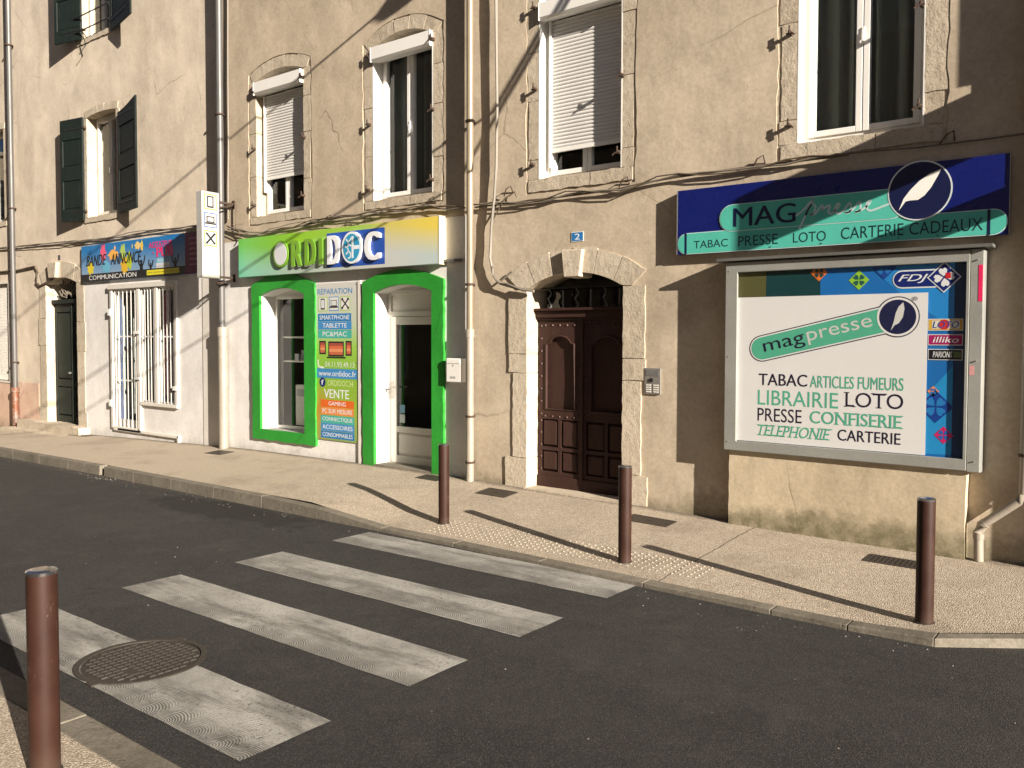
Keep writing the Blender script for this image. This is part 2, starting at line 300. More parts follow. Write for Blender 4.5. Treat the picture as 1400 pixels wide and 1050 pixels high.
# ------------------------------------------------------------------ mesh building
rnd = random.Random(7)
class MB:
    def __init__(s, mp=P): s.v = []; s.f = []; s.mp = mp; s.sm = False
    def add(s, vs, fs, raw=False):
        o = len(s.v); s.v += [tuple(q) if raw else s.mp(*q) for q in vs]; s.f += [tuple(i + o for i in f) for f in fs]; return s
    def box(s, u0, u1, v0, v1, n0, n1):
        return s.add([(u0, v0, n0), (u1, v0, n0), (u1, v1, n0), (u0, v1, n0), (u0, v0, n1), (u1, v0, n1), (u1, v1, n1), (u0, v1, n1)],
                     [(3, 2, 1, 0), (4, 5, 6, 7), (0, 1, 5, 4), (1, 2, 6, 5), (2, 3, 7, 6), (3, 0, 4, 7)])
    def frustum(s, r0, r1, n0, n1):  # rectangle r0 at n0 tapering to r1 at n1
        a, b = r0, r1
        return s.add([(a[0], a[2], n0), (a[1], a[2], n0), (a[1], a[3], n0), (a[0], a[3], n0), (b[0], b[2], n1), (b[1], b[2], n1), (b[1], b[3], n1), (b[0], b[3], n1)],
                     [(3, 2, 1, 0), (4, 5, 6, 7), (0, 1, 5, 4), (1, 2, 6, 5), (2, 3, 7, 6), (3, 0, 4, 7)])
    def prism(s, poly, n0, n1, holes=(), back=True):
        loops = [list(poly)] + [list(h) for h in holes]
        pts = [p for l in loops for p in l]; N = len(pts)
        tri = tessellate_polygon([[Vector((p[0], p[1], 0)) for p in l] for l in loops])
        vs = [(p[0], p[1], n1) for p in pts] + ([(p[0], p[1], n0) for p in pts] if n0 != n1 else [])
        fs = [tuple(t) for t in tri]
        if n0 != n1:
            if back: fs += [tuple(i + N for i in reversed(t)) for t in tri]
            o = 0
            for l in loops:
                m = len(l)
                for i in range(m): j = (i + 1) % m; fs.append((o + i, o + j, o + j + N, o + i + N))
                o += m
        return s.add(vs, fs)
    def sheet(s, poly, n): return s.prism(poly, n, n)
    def rect(s, r, n): return s.add([(r[0], r[2], n), (r[1], r[2], n), (r[1], r[3], n), (r[0], r[3], n)], [(0, 1, 2, 3)])
    def tube(s, pts, r, seg=10, cap=True, raw=True):
        pts = [Vector(p if raw else s.mp(*p)) for p in pts]; rings = []
        ref = Vector((0, 0, 1)); rr = r if isinstance(r, (list, tuple)) else [r] * len(pts)
        for i, p in enumerate(pts):
            d = (pts[min(i + 1, len(pts) - 1)] - pts[max(i - 1, 0)]).normalized()
            a = ref if abs(d.dot(ref)) < .95 else Vector((0, 1, 0))
            x = d.cross(a).normalized(); y = d.cross(x)
            rings.append([p + rr[i] * (math.cos(t) * x + math.sin(t) * y) for t in [2 * math.pi * k / seg for k in range(seg)]])
        o = len(s.v); s.v += [tuple(q) for g in rings for q in g]
        for i in range(len(pts) - 1):
            for k in range(seg):
                k2 = (k + 1) % seg; s.f.append((o + i * seg + k, o + i * seg + k2, o + (i + 1) * seg + k2, o + (i + 1) * seg + k))
        if cap: s.f.append(tuple(o + k for k in range(seg))); s.f.append(tuple(o + (len(pts) - 1) * seg + k for k in range(seg)))
        s.sm = True; return s
    def lathe(s, prof, c=(0, 0, 0), seg=24):
        o = len(s.v)
        for (r, z) in prof:
            for k in range(seg): a = 2 * math.pi * k / seg; s.v.append((c[0] + r * math.cos(a), c[1] + r * math.sin(a), c[2] + z))
        for i in range(len(prof) - 1):
            for k in range(seg): k2 = (k + 1) % seg; s.f.append((o + i * seg + k, o + i * seg + k2, o + (i + 1) * seg + k2, o + (i + 1) * seg + k))
        s.f.append(tuple(o + (len(prof) - 1) * seg + k for k in range(seg))); s.f.append(tuple(o + k for k in reversed(range(seg))))
        s.sm = True; return s
    def build(s, name, mat, parent=None, label=None, bevel=0, origin=None, fix=True, kind=None):
        me = bpy.data.meshes.new(name)
        root = parent
        while root is not None and root.parent is not None: root = root.parent
        if root is not None: org = Vector(root.location) + (Vector(parent.location) if parent is not root else Vector())
        elif origin is not None: org = Vector(origin)
        else:
            xs, ys, zs = zip(*s.v); org = Vector(((min(xs) + max(xs)) / 2, (min(ys) + max(ys)) / 2, min(zs)))
        me.from_pydata([tuple(Vector(q) - org) for q in s.v], [], s.f)
        if fix:
            bm = bmesh.new(); bm.from_mesh(me); bmesh.ops.recalc_face_normals(bm, faces=bm.faces); bm.to_mesh(me); bm.free()
        me.materials.append(mat)
        if s.sm:
            me.polygons.foreach_set('use_smooth', [True] * len(me.polygons)); me.set_sharp_from_angle(angle=R(40))
        me.update()
        o = bpy.data.objects.new(name, me); COL.objects.link(o)
        if parent is not None: o.parent = parent
        else: o.location = org
        if label: o['label'] = label
        if kind: o['kind'] = kind
        if bevel:
            b = o.modifiers.new('bevel', 'BEVEL'); b.width = bevel; b.segments = 2; b.limit_method = 'ANGLE'; b.angle_limit = R(40)
        return o
def tag(o, label, cat, group=None):
    o['label'] = label; o['category'] = cat
    if group: o['group'] = group
    return o
def thing(name, loc, label, cat, group=None):
    o = bpy.data.objects.new(name, None); COL.objects.link(o); o.location = loc; o.empty_display_size = .2
    return tag(o, label, cat, group)
def struct(o): o['kind'] = 'structure'; return o
def copy_tree(o, parent=None):
    c = o.copy(); COL.objects.link(c)
    if parent: c.parent = parent
    for ch in [x for x in bpy.data.objects if x.parent == o]: copy_tree(ch, c)
    return c
def shared(src, name, parent, dv=(0, 0, 0)):   # alike piece sharing mesh data, moved by dv
    o = bpy.data.objects.new(name, src.data); COL.objects.link(o); o.parent = parent; o.location = Vector(src.location) + Vector(dv)
    for m in src.modifiers:
        k = o.modifiers.new(m.name, m.type); k.width = m.width; k.segments = m.segments; k.limit_method = m.limit_method; k.angle_limit = m.angle_limit
    return o
# ---- lettering
TXT = {}
def glyphs(s, bold=0.0, slant=0.0, space=1.0):
    key = (s, bold, slant, space)
    if key in TXT: return TXT[key]
    c = bpy.data.curves.new('t', 'FONT'); c.body = s; c.size = 1; c.shear = slant; c.space_character = space
    c.resolution_u = 4; c.fill_mode = 'FRONT'
    o = bpy.data.objects.new('t', c); COL.objects.link(o)
    dg = bpy.context.evaluated_depsgraph_get(); dg.update(); e = o.evaluated_get(dg); me = e.to_mesh()
    vs = [(v.co.x, v.co.y) for v in me.vertices]; fs = [tuple(p.vertices) for p in me.polygons]
    e.to_mesh_clear(); bpy.data.objects.remove(o); bpy.data.curves.remove(c)
    x0 = min(v[0] for v in vs); x1 = max(v[0] for v in vs); y0 = min(v[1] for v in vs); y1 = max(v[1] for v in vs)
    TXT[key] = ([((v[0] - x0) / (x1 - x0), (v[1] - y0) / (y1 - y0)) for v in vs], fs); return TXT[key]
def letters(mb, s, r, n, bold=0.0, slant=0.0, space=1.0, depth=0, rise=0.0):
    vs, fs = glyphs(s, bold, slant, space)
    w, h = r[1] - r[0], r[3] - r[2]
    bw = max(bold, 0) * h * 1.1; q0 = [(r[0] + bw / 2 + a * (w - bw), r[2] + b * h + a * rise) for a, b in vs]
    for ci, sh in enumerate((-.5, .5, 0) if bw else (0,)):
      n_ = n + .0002 * ci; q = [(a + sh * bw, b) for a, b in q0]
      mb.add([(a, b, n_) for a, b in q], fs)
      if depth:
        cnt = {}
        for f in fs:
            for i in range(len(f)): e = (f[i], f[(i + 1) % len(f)]); cnt[tuple(sorted(e))] = cnt.get(tuple(sorted(e)), 0) + 1
        N = len(q); bd = [e for e, k in cnt.items() if k == 1]
        mb.add([(a, b, n_) for a, b in q] + [(a, b, n_ - depth) for a, b in q], [(a, b, b + N, a + N) for a, b in bd])
    return mb
def text(parent, s, r, n, col, bold=0.0, slant=0.0, name='lettering', space=1.0, rise=0.0):
    return letters(MB(), s, r, n, bold, slant, space, 0, rise).build(name, PR(col) if isinstance(col, tuple) else col, parent, fix=False)
def circle(cu, cv, ru, rv=None, k=28, a0=0, a1=360):
    rv = rv or ru; full = abs(a1 - a0 - 360) < 1e-6
    return [(cu + ru * math.cos(R(a0 + (a1 - a0) * i / (k if full else k - 1))), cv + rv * math.sin(R(a0 + (a1 - a0) * i / (k if full else k - 1)))) for i in range(k)]
def pill(u0, u1, v0, v1, k=12):
    r = (v1 - v0) / 2; c = (v0 + v1) / 2
    return circle(u1 - r, c, r, r, k, -90, 90) + circle(u0 + r, c, r, r, k, 90, 270)
def rpoly(r): return [(r[0], r[2]), (r[1], r[2]), (r[1], r[3]), (r[0], r[3])]
def stroke(pts, w, sub=5):          # flat ribbon outline of a smoothed line
    P2 = []
    for i in range(len(pts) - 1):
        p0 = pts[max(i - 1, 0)]; p1 = pts[i]; p2 = pts[i + 1]; p3 = pts[min(i + 2, len(pts) - 1)]
        for k in range(sub):
            t = k / sub
            P2.append(tuple(.5 * ((2 * p1[j]) + (-p0[j] + p2[j]) * t + (2 * p0[j] - 5 * p1[j] + 4 * p2[j] - p3[j]) * t * t + (-p0[j] + 3 * p1[j] - 3 * p2[j] + p3[j]) * t ** 3) for j in (0, 1)))
    P2.append(pts[-1]); vs = []; fs = []
    for i, p in enumerate(P2):
        a = P2[max(i - 1, 0)]; b = P2[min(i + 1, len(P2) - 1)]; dx, dy = b[0] - a[0], b[1] - a[1]; L = math.hypot(dx, dy) or 1
        vs += [(p[0] - dy / L * w / 2, p[1] + dx / L * w / 2), (p[0] + dy / L * w / 2, p[1] - dx / L * w / 2)]
    for i in range(len(P2) - 1): fs.append((2 * i, 2 * i + 1, 2 * i + 3, 2 * i + 2))
    return vs, fs
def add_stroke(mb, pts, w, n, sub=5):
    vs, fs = stroke(pts, w, sub); mb.add([(a, b, n) for a, b in vs], fs); return mb
def ragged(poly, amp, step, rg):
    out = []
    for i, a in enumerate(poly):
        b = poly[(i + 1) % len(poly)]; L = math.hypot(b[0] - a[0], b[1] - a[1]); k = max(1, int(L / step))
        nx, ny = (b[1] - a[1]) / (L or 1), -(b[0] - a[0]) / (L or 1)
        for j in range(k):
            t = j / k; d = rg.uniform(-amp, amp) if j else rg.uniform(-amp, 0) * .5
            out.append((a[0] + (b[0] - a[0]) * t + nx * d, a[1] + (b[1] - a[1]) * t + ny * d))
    return out

# ------------------------------------------------------------------ openings
def arch_geo(u0, u1, vs, rise):
    w = u1 - u0
    if rise < 1e-4: return None
    rad = (w * w / 4 + rise * rise) / (2 * rise); cu = (u0 + u1) / 2; cv = vs + rise - rad
    a = math.asin(min(1, w / 2 / rad)); return cu, cv, rad, a
def arch_poly(u0, u1, v0, vs, rise, k=14, e=0.0):
    u0 -= e; u1 += e; rise_ = rise + e
    out = [(u0, v0), (u1, v0)]
    cu, cv, rad, a = arch_geo(u0, u1, vs, rise_)
    for i in range(k + 1):
        t = a - 2 * a * i / k; out.append((cu + rad * math.sin(t), cv + rad * math.cos(t)))
    return out
def outer_edge(w, wd, sill, seed):
    u0, u1, v0, vs, rise = w; rg = random.Random(seed + 500)
    cu, cv, rad, aa = arch_geo(u0, u1, vs, rise); a = aa + wd * .6 / rad; ro = rad + wd * 1.08
    arc = [(cu + ro * math.sin(a - 2 * a * i / 12), cv + ro * math.cos(a - 2 * a * i / 12)) for i in range(13)]
    pts = [(u0 - wd * 1.08, v0 - sill * 1.05), (u1 + wd * 1.08, v0 - sill * 1.05), (u1 + wd * 1.1, vs - .05)] + arc + [(u0 - wd * 1.1, vs - .05)]
    return ragged(pts, .013, .10, rg)
def mortar(parent, w, edge, t, name='mortar'):
    MB().prism(edge, -t, -.012, [arch_poly(*w[:5], 14, .012)]).build(name, M_STONE2, parent)
def surround(parent, u0, u1, v0, vs, rise, w, t, mat, jl, jr, nv, seed, sill=.14, proud=.006, key=0, wl=None):
    """stones of a door or window surround; jl / jr are heights of joints on the left / right jamb"""
    rg = random.Random(seed); amp = .006; g = .004
    for side, js in ((0, jl), (1, jr)):
        hs = [v0] + list(js) + [vs]
        for i in range(len(hs) - 1):
            ww = w * rg.uniform(.86, 1.1) if wl is None else wl[side][i]
            a, b = hs[i] + g, hs[i + 1] - g
            q = [(u0 - ww, a), (u0, a), (u0, b), (u0 - ww, b)] if side == 0 else [(u1, a), (u1 + ww, a), (u1 + ww, b), (u1, b)]
            MB().prism(ragged(q, amp, .07, rg), -t, proud + rg.uniform(0, .006)).build('stone', mat, parent)
    cu, cv, rad, aa = arch_geo(u0, u1, vs, rise); ext = w * .5 / rad; a = aa + ext
    cuts = [-a + 2 * a * i / nv for i in range(nv + 1)]
    for i in range(nv):
        if key and i == nv // 2: continue
        A, B = cuts[i] + g / rad, cuts[i + 1] - g / rad; ro = rad + w * (1 + .06 * rg.uniform(-1, 1)); k = 5
        inner = [A + (B - A) * j / k for j in range(k + 1)]
        pin = []
        for x in inner:
            xx = max(-aa, min(aa, x)); q = (cu + rad * math.sin(x), cv + rad * math.cos(x))
            if abs(x) > aa: q = ((cu + rad * math.sin(x)), vs + g)
            pin.append(q)
        pout = [(cu + ro * math.sin(x), cv + ro * math.cos(x) + rg.uniform(-.006, .006)) for x in reversed(inner)]
        MB().prism(pin + pout, -t, proud + rg.uniform(.001, .007)).build('stone', mat, parent)
    if sill:
        for i, (a, b) in enumerate([(u0 - w * .9, (u0 + u1) / 2 + .15), ((u0 + u1) / 2 + .15, u1 + w * .9)]):
            MB().prism(ragged([(a + g, v0 - sill), (b - g, v0 - sill), (b - g, v0 - g), (a + g, v0 - g)], .009, .06, rg), -t - .05, proud + .012 + .003 * i).build('stone', mat, parent)
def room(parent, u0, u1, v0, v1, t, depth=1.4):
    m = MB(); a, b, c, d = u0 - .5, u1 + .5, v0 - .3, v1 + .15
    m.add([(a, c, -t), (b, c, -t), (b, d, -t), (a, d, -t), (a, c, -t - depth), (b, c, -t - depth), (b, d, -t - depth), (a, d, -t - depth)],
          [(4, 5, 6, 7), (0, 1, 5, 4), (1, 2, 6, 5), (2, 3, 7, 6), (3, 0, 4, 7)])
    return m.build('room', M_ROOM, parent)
def ring_frame(m, r, w, n0, n1, wb=None):
    u0, u1, v0, v1 = r; wb = wb or w
    m.box(u0, u0 + w, v0, v1, n0, n1); m.box(u1 - w, u1, v0, v1, n0, n1)
    m.box(u0 + w, u1 - w, v0, v0 + wb, n0, n1); m.box(u0 + w, u1 - w, v1 - w, v1, n0, n1); return m
def pvc_window(house, u0, u1, v0, vs, rise, t, mat=M_PVC, curtain=None, fw_=.05, mid=None, name='window', label=None):
    top = vs + .02
    w = ring_frame(MB(), (u0 + .004, u1 - .004, v0 + .004, top), fw_, -t - .05, -t + .02).build(name, mat, house, label, bevel=.004)
    m = mid if mid else (u0 + u1) / 2
    for (a, b) in ((u0 + fw_ + .002, m - .003), (m + .003, u1 - fw_ - .002)):
        q = (a, b, v0 + fw_ + .004, top - fw_ - .002)
        ring_frame(MB(), q, .055, -t - .03, -t + .035).build('sash', mat, w, bevel=.005)
        MB().box(a + .054, b - .054, q[2] + .054, q[3] - .054, -t - .012, -t - .006).build('pane', M_GLASS, w)
    vm = (v0 + top) / 2 - .05
    MB().box(m - .012, m + .012, vm - .05, vm + .05, -t + .0355, -t + .045).box(m - .01, m + .01, vm - .09, vm + .01, -t + .0455, -t + .062).build('handle', M_PVC, w, bevel=.003)
    # plaster infill of the arch above the frame
    cu, cv, rad, a = arch_geo(u0, u1, vs, rise); pts = [(cu + rad * math.sin(a - 2 * a * i / 12), cv + rad * math.cos(a - 2 * a * i / 12)) for i in range(13)]
    MB().prism([(u0, top + .002), (u1, top + .002)] + pts[1:-1], -t - .05, -t + .01).build('arch_infill', M_STONE, w)
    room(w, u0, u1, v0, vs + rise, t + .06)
    if curtain:
        k = 60; vsx = []; fs = []; a, b = u0 - .1, u1 + .1
        for i in range(k + 1):
            x = a + (b - a) * i / k; n = -t - .17 + .035 * math.sin(i * .9 + math.sin(i * .23) * 2)
            vsx += [(x, v0 - .1, n), (x, top + .1, n)]
        for i in range(k): fs.append((2 * i, 2 * i + 2, 2 * i + 3, 2 * i + 1))
        MB().add(vsx, fs).build('curtain', curtain, w)
    return w
def shutter_box(w, u0, u1, v0, v1, n0, n1):
    q = [(v0 + .03, n0), (v0, n1 - .05), (v0, n1 - .02), (v0 + .03, n1), (v1, n1), (v1, n0)]
    m = MB(); N = len(q)
    m.add([(u0, a, b) for a, b in q] + [(u1, a, b) for a, b in q], [tuple(range(N)), tuple(range(2 * N - 1, N - 1, -1))] + [(i, (i + 1) % N, (i + 1) % N + N, i + N) for i in range(N)])
    o = m.build('shutter_box', M_PVC, w, bevel=.003)
    for a, b in ((u0 - .006, u0 - .001), (u1 + .001, u1 + .006)): MB().box(a, b, v0 - .002, v1 + .004, n0, n1 + .004).build('end_cap', M_PVC, w, bevel=.002)
    return o
def roller(w, u0, u1, vb, vt, n, gap=.001):
    pitch = .0405; q = [(0, 0), (.008, .007), (.020, .0095), (.032, .007), (.0385, 0)]; first = None; v = vt - pitch; i = 0
    while v > vb - .01:
        if first is None:
            m = MB(); k = len(q)
            m.add([(u0, v + a, n + b) for a, b in q] + [(u1, v + a, n + b) for a, b in q] + [(u0, v, n - .008), (u1, v, n - .008), (u0, v + .0385, n - .008), (u1, v + .0385, n - .008)],
                  [(j, j + 1, j + 1 + k, j + k) for j in range(k - 1)] + [(0, k, 2 * k + 1, 2 * k), (k - 1, 2 * k + 2, 2 * k + 3, 2 * k - 1), (2 * k, 2 * k + 1, 2 * k + 3, 2 * k + 2), tuple(range(k)) + (2 * k + 2, 2 * k), tuple(range(2 * k - 1, k - 1, -1)) + (2 * k + 1, 2 * k + 3)])
            m.sm = True; first = m.build('roller_slat', M_SLAT, w)
        else: shared(first, 'roller_slat', w, (0, 0, -i * pitch))
        v -= pitch; i += 1
    MB().box(u0, u1, v + pitch - .05, v + pitch - .002, n - .01, n + .012).build('bottom_bar', M_PVC, w, bevel=.003)
    for a, b in ((u0 - .03, u0 - .001), (u1 + .001, u1 + .028)): MB().box(a, b, vb - .4 if False else vb - .22, vt, n - .03, n + .03).build('guide_rail', M_PVC, w, bevel=.003)
def hinge_pins(w, spots):
    for px, py, sgn in spots:
        u, v = W(px, py)
        m = MB(); m.box(u - .012, u + .012, v - .012, v + .02, -.02, .06); m.tube([(u, v - .01, .055), (u, v + .06, .055)], .009, 8, raw=False)
        m.tube([(u - .03 * sgn, v - .005, .05), (u + .03 * sgn, v - .01, .06), (u + .05 * sgn, v - .03, .065)], .009, 6, raw=False)
        m.build('shutter_hinge', M_IRON, w)

# ================================================================== GROUND
def lerp(x, tab):
    if x <= tab[0][0]: return tab[0][1]
    for (a, b), (c, d) in zip(tab, tab[1:]):
        if x <= c: return b + (d - b) * (x - a) / (c - a)
    return tab[-1][1]
ZW = [(-40, .1), (-19.6, .13), (-16.45, .2), (-11.8, .28), (-10.9, .29), (-8.5, .275), (-6.6, .25), (-5.9, .225), (-4.2, .18), (-3.6, .155), (-1, .095), (1, .08), (20, .08)]
KY = [(-40, 5.9), (-15.5, 5.82), (-12, 5.80), (-8.3, 5.70), (-6.2, 5.66), (-4.8, 5.60), (-3.0, 5.50), (-1.9, 5.44), (-1.02, 5.43), (-.5, 5.80), (.5, 6.5), (2, 6.75), (20, 6.9)]
KZ = [(-40, .135), (-7.2, .135), (-6.3, .035), (-1.3, .035), (-.9, .06), (20, .08)]
MG = lambda a, b, c: (a, b, c)
struct(MB(MG).add([(-300, -300, 0), (300, -300, 0), (300, 300, 0), (-300, 300, 0)], [(0, 1, 2, 3)]).build('road', M_ASPH, origin=(0, 0, 0)))
# far pavement
xs = [-60, -50] + [-40 + .25 * i for i in range(160)] + [.25, 1, 2, 4, 8, 14, 20]; rows = 9; vs = []; fs = []
rg = random.Random(3)
for x in xs:
    yk = lerp(x, KY) + .13; zk = lerp(x, KZ) - .002; yw = WALL_Y + .05; zw = lerp(x, ZW)
    for j in range(rows):
        t = j / (rows - 1); wv = .0012 * math.sin(x * 1.3 + j) + .0012 * math.sin(x * 2.9 - j * 1.7)
        vs.append((x, yk + (yw - yk) * t, zk + (zw - zk) * t + (wv if 0 < j < rows - 1 else 0)))
for i in range(len(xs) - 1):
    for j in range(rows - 1): a = i * rows + j; fs.append((a, a + 1, a + rows + 1, a + rows))
m = MB(MG).add(vs, fs); m.sm = True; struct(m.build('pavement', M_AGG, origin=(0, 0, 0)))
def gz(x, y):
    yk = lerp(x, KY) + .13; t = (y - yk) / (WALL_Y + .05 - yk); t = max(0, min(1, t)); zk = lerp(x, KZ) - .002
    return zk + (lerp(x, ZW) - zk) * t
# kerb, stone by stone
kerb = struct(MB(MG).box(-60, -22, 5.86, 5.99, -.1, .133).build('kerb', M_KERB, origin=(0, 0, 0)))
x = -22.0; rg = random.Random(5); cuts = []
while x < 8:
    L = 1.0 if x < -2 or x > 0 else .5; nx = x + L
    for kx in (-1.02, -.5, .5):
        if x < kx < nx - .05: nx = kx
    gap = .003
    if abs(x + 12) < .01: x0 = x + .13
    else: x0 = x + gap
    a, b = (x0, lerp(x0, KY)), (nx - gap * .5, lerp(nx, KY))
    za, zb = lerp(x0, KZ) + rg.uniform(-.002, .002), lerp(nx, KZ) + rg.uniform(-.002, .002)
    m = MB(MG); m.add([(a[0], a[1], -.1), (b[0], b[1], -.1), (b[0], b[1] + .128, -.1), (a[0], a[1] + .128, -.1),
                       (a[0], a[1] + (.012 if za > .1 else .004), za), (b[0], b[1] + (.012 if zb > .1 else .004), zb), (b[0], b[1] + .128, zb), (a[0], a[1] + .128, za)],
                      [(3, 2, 1, 0), (4, 5, 6, 7), (0, 1, 5, 4), (1, 2, 6, 5), (2, 3, 7, 6), (3, 0, 4, 7)])
    m.build('kerb_stone', M_KERB, kerb, bevel=.006); x = nx
# near pavement with its flush kerb
vs = []; fs = []
struct(MB(MG).add([(-60, -2.2, .035), (30, -2.2, .035), (30, 1.70, .02), (-60, 1.70, .02)], [(0, 1, 2, 3)]).build('near_pavement', M_AGG, origin=(0, 0, 0)))
nk = struct(MB(MG).box(-60, -10, 1.70, 1.86, -.1, .022).build('near_kerb', M_KERB, origin=(0, 0, 0)))
for i in range(12): MB(MG).box(-10 + i + .004, -9 + i - .004, 1.70, 1.86, -.1, .022 + .001 * (i % 3)).build('kerb_stone', M_KERB, nk, bevel=.006)
# crossing
for i, (y0, y1) in enumerate(((5.09, 5.56), (4.05, 4.53), (3.08, 3.56), (2.06, 2.56))):
    rg = random.Random(40 + i)
    q = ragged([(-6.06, y0), (-3.06, y0), (-3.06, y1), (-6.06, y1)], .004, .12, rg)
    struct(MB(MG).prism(q, .004, .004).build('crossing_stripe', M_STRIPE, origin=(0, 0, 0)))
# tactile strip: pale studded band in the dropped kerb
tx0, tx1, ty0, ty1 = -5.55, -2.70, 5.82, 6.24
m = MB(MG)
for i in range(43):
    for j in range(7):
        x = tx0 + (i + .5) * (tx1 - tx0) / 43; y = ty0 + (j + .5) * (ty1 - ty0) / 7; z = gz(x, y); r = .0125
        o = [(x + r * math.cos(a), y + r * math.sin(a), z - .004) for a in [k * math.pi / 3 for k in range(6)]] + [(x + r * .5 * math.cos(a), y + r * .5 * math.sin(a), z + .0055) for a in [k * math.pi / 3 for k in range(6)]]
        m.add(o, [(k, (k + 1) % 6, (k + 1) % 6 + 6, k + 6) for k in range(6)] + [(6, 7, 8, 9, 10, 11)])
o = m.build('tactile_studs', paint('stud_resin', (.36, .32, .26), .6, 0, .1, .3)); o['kind'] = 'stuff'; tag(o, 'pale band of raised tactile studs at the dropped kerb by the crossing', 'tactile studs')
# grit and crumbs of mortar lying in the gutter and by the crossing
m = MB(MG); rg = random.Random(12)
for i in range(210):
    if i < 150: x = rg.uniform(-15, -1); y = lerp(x, KY) - abs(rg.gauss(0, .16)) - .02; z = 0
    elif i < 175: x = rg.gauss(-11.6, .35); y = 5.66 + rg.gauss(0, .05); z = 0
    else: x = rg.uniform(-8, 0); y = rg.uniform(2, 5.3); z = 0
    q = rg.uniform(.003, .0075) * (1.5 if 150 <= i < 175 else 1); a = rg.uniform(0, 6.3); hx, hy = q * math.cos(a), q * math.sin(a)
    m.add([(x + hx, y + hy, z), (x - hy, y + hx, z), (x - hx, y - hy, z), (x + hy, y - hx, z), (x + q * .2, y, z + q * .9)], [(0, 1, 4), (1, 2, 4), (2, 3, 4), (3, 0, 4)])
o = m.build('gutter_grit', paint('grit_stone', (.20, .18, .155), .9, 0, .3, .2)); o['kind'] = 'stuff'; tag(o, 'pale grit and mortar crumbs scattered along the gutter', 'grit')
# covers in the pavement
def cover(px, py, wx, wy, label, grid=False, ang=0):
    d = fw + (px - 700) / F * r2 - (py - 525) / F * u2
    t = (.10 - CAM_H) / d.z
    for _ in range(4): z = gz(t * d.x, t * d.y); t = (z - CAM_H) / d.z
    x, y = t * d.x, t * d.y
    th = thing('pavement_cover', (x, y, gz(x, y)), label, 'cover', 'metal covers let into the pavement')
    mp = lambda a, b, c: (x + a, y + b, gz(x + a, y + b) + c)
    ring_frame(MB(mp), (-wx / 2, wx / 2, -wy / 2, wy / 2), .018, -.01, .005).build('frame', M_CAST, th)
    MB(mp).box(-wx / 2 + .02, wx / 2 - .02, -wy / 2 + .02, wy / 2 - .02, -.012, .0 if grid else .003).build('lid', M_CAST, th)
    b = MB(mp)
    if grid:
        for i in range(11):
            a = -wx / 2 + .03 + i * (wx - .06) / 10; b.box(a - .006, a + .006, -wy / 2 + .02, wy / 2 - .02, .0, .006)
        for i in range(6):
            a = -wy / 2 + .03 + i * (wy - .06) / 5; b.box(-wx / 2 + .02, wx / 2 - .02, a - .006, a + .006, .0, .0065)
    else:
        b.box(-.04, .04, -.008, .008, .003, .006)
        for sx in (-1, 1): MB(mp).box(sx * wx * .38 - .01, sx * wx * .38 + .01, -.01, .01, .003, .006).build('bolt', M_CAST, th)
    b.build('grating' if grid else 'lifting_bar', M_CAST, th)
cover(590, 654, .36, .22, 'small rusty cover in the pavement in front of the glazed shop door')
cover(679, 675, .42, .26, 'rusty rectangular cover in front of the left jamb of the brown arched door')
cover(888, 712, .48, .24, 'flat grey cover right behind the bollard by the brown arched door')
cover(1222, 768, .42, .24, 'gridded drain cover at the foot of the display case pier', True)
cover(300, 619, .42, .26, 'metal cover near the foot of the white downpipe')
cover(112, 595, .7, .2, 'thin metal plate right of the stone doorstep')
# manhole
th = thing('manhole_cover', (-4.52, 2.41, .003), 'round cast iron manhole cover with studded squares set in the nearest white stripe', 'manhole cover')
mp = lambda a, b, c: (-4.52 + a, 2.41 + b, .003 + c)
m = MB(mp); k = 48
ro, ri = .35, .318
vs = [(r * math.cos(2 * math.pi * i / k), r * math.sin(2 * math.pi * i / k), z) for (r, z) in ((ro, -.01), (ro, .008), (ri, .008), (ri, -.004)) for i in range(k)]
m.add(vs, [(l * k + i, l * k + (i + 1) % k, (l + 1) * k + (i + 1) % k, (l + 1) * k + i) for l in range(3) for i in range(k)]); m.build('frame', M_CAST, th)
MB(mp).prism(circle(0, 0, .312, .312, 40), -.01, .0035).build('lid', M_CAST, th)
m = MB(mp); s = .044
for i in range(-7, 8):
    for j in range(-7, 8):
        if math.hypot(i * s, j * s) < .285 and not (abs(i - 3) < 1.5 and abs(j + 3) < 1): m.frustum((i * s - .0195, i * s + .0195, j * s - .0195, j * s + .0195), (i * s - .0165, i * s + .0165, j * s - .0165, j * s + .0165), .003, .0095)
m.build('raised_squares', M_CAST, th)['kind'] = 'stuff'
MB(mp).box(3 * s - .05, 3 * s + .05, -3 * s - .03, -3 * s + .03, .003, .009).build('badge', M_CAST, th)
for a in (115, -70):
    x, y = .36 * math.cos(R(a)), .36 * math.sin(R(a)); MB(mp).box(x - .03, x + .03, y - .02, y + .02, -.004, .007).build('lug', M_CAST, th)

# ================================================================== HOUSES
XA, XB, XC = -30.0, U(305), U(640)
XD = .25; TOP = 10.6
HB = [(XA, XB), (XB, XC), (XC, XD)]
houseA = thing('town_house', P((XA + XB) / 2, 0, 0), 'tall cream rendered house with dark green shutters and white painted shop front at the left', 'house')
houseB = thing('town_house', P((XB + XC) / 2, 0, 0), 'beige house whose ground floor is painted white with bright green shop surrounds', 'house')
houseC = thing('town_house', P((XC + XD) / 2, 0, 0), 'brown beige house with arched stone doorway and display case, at the right', 'house')

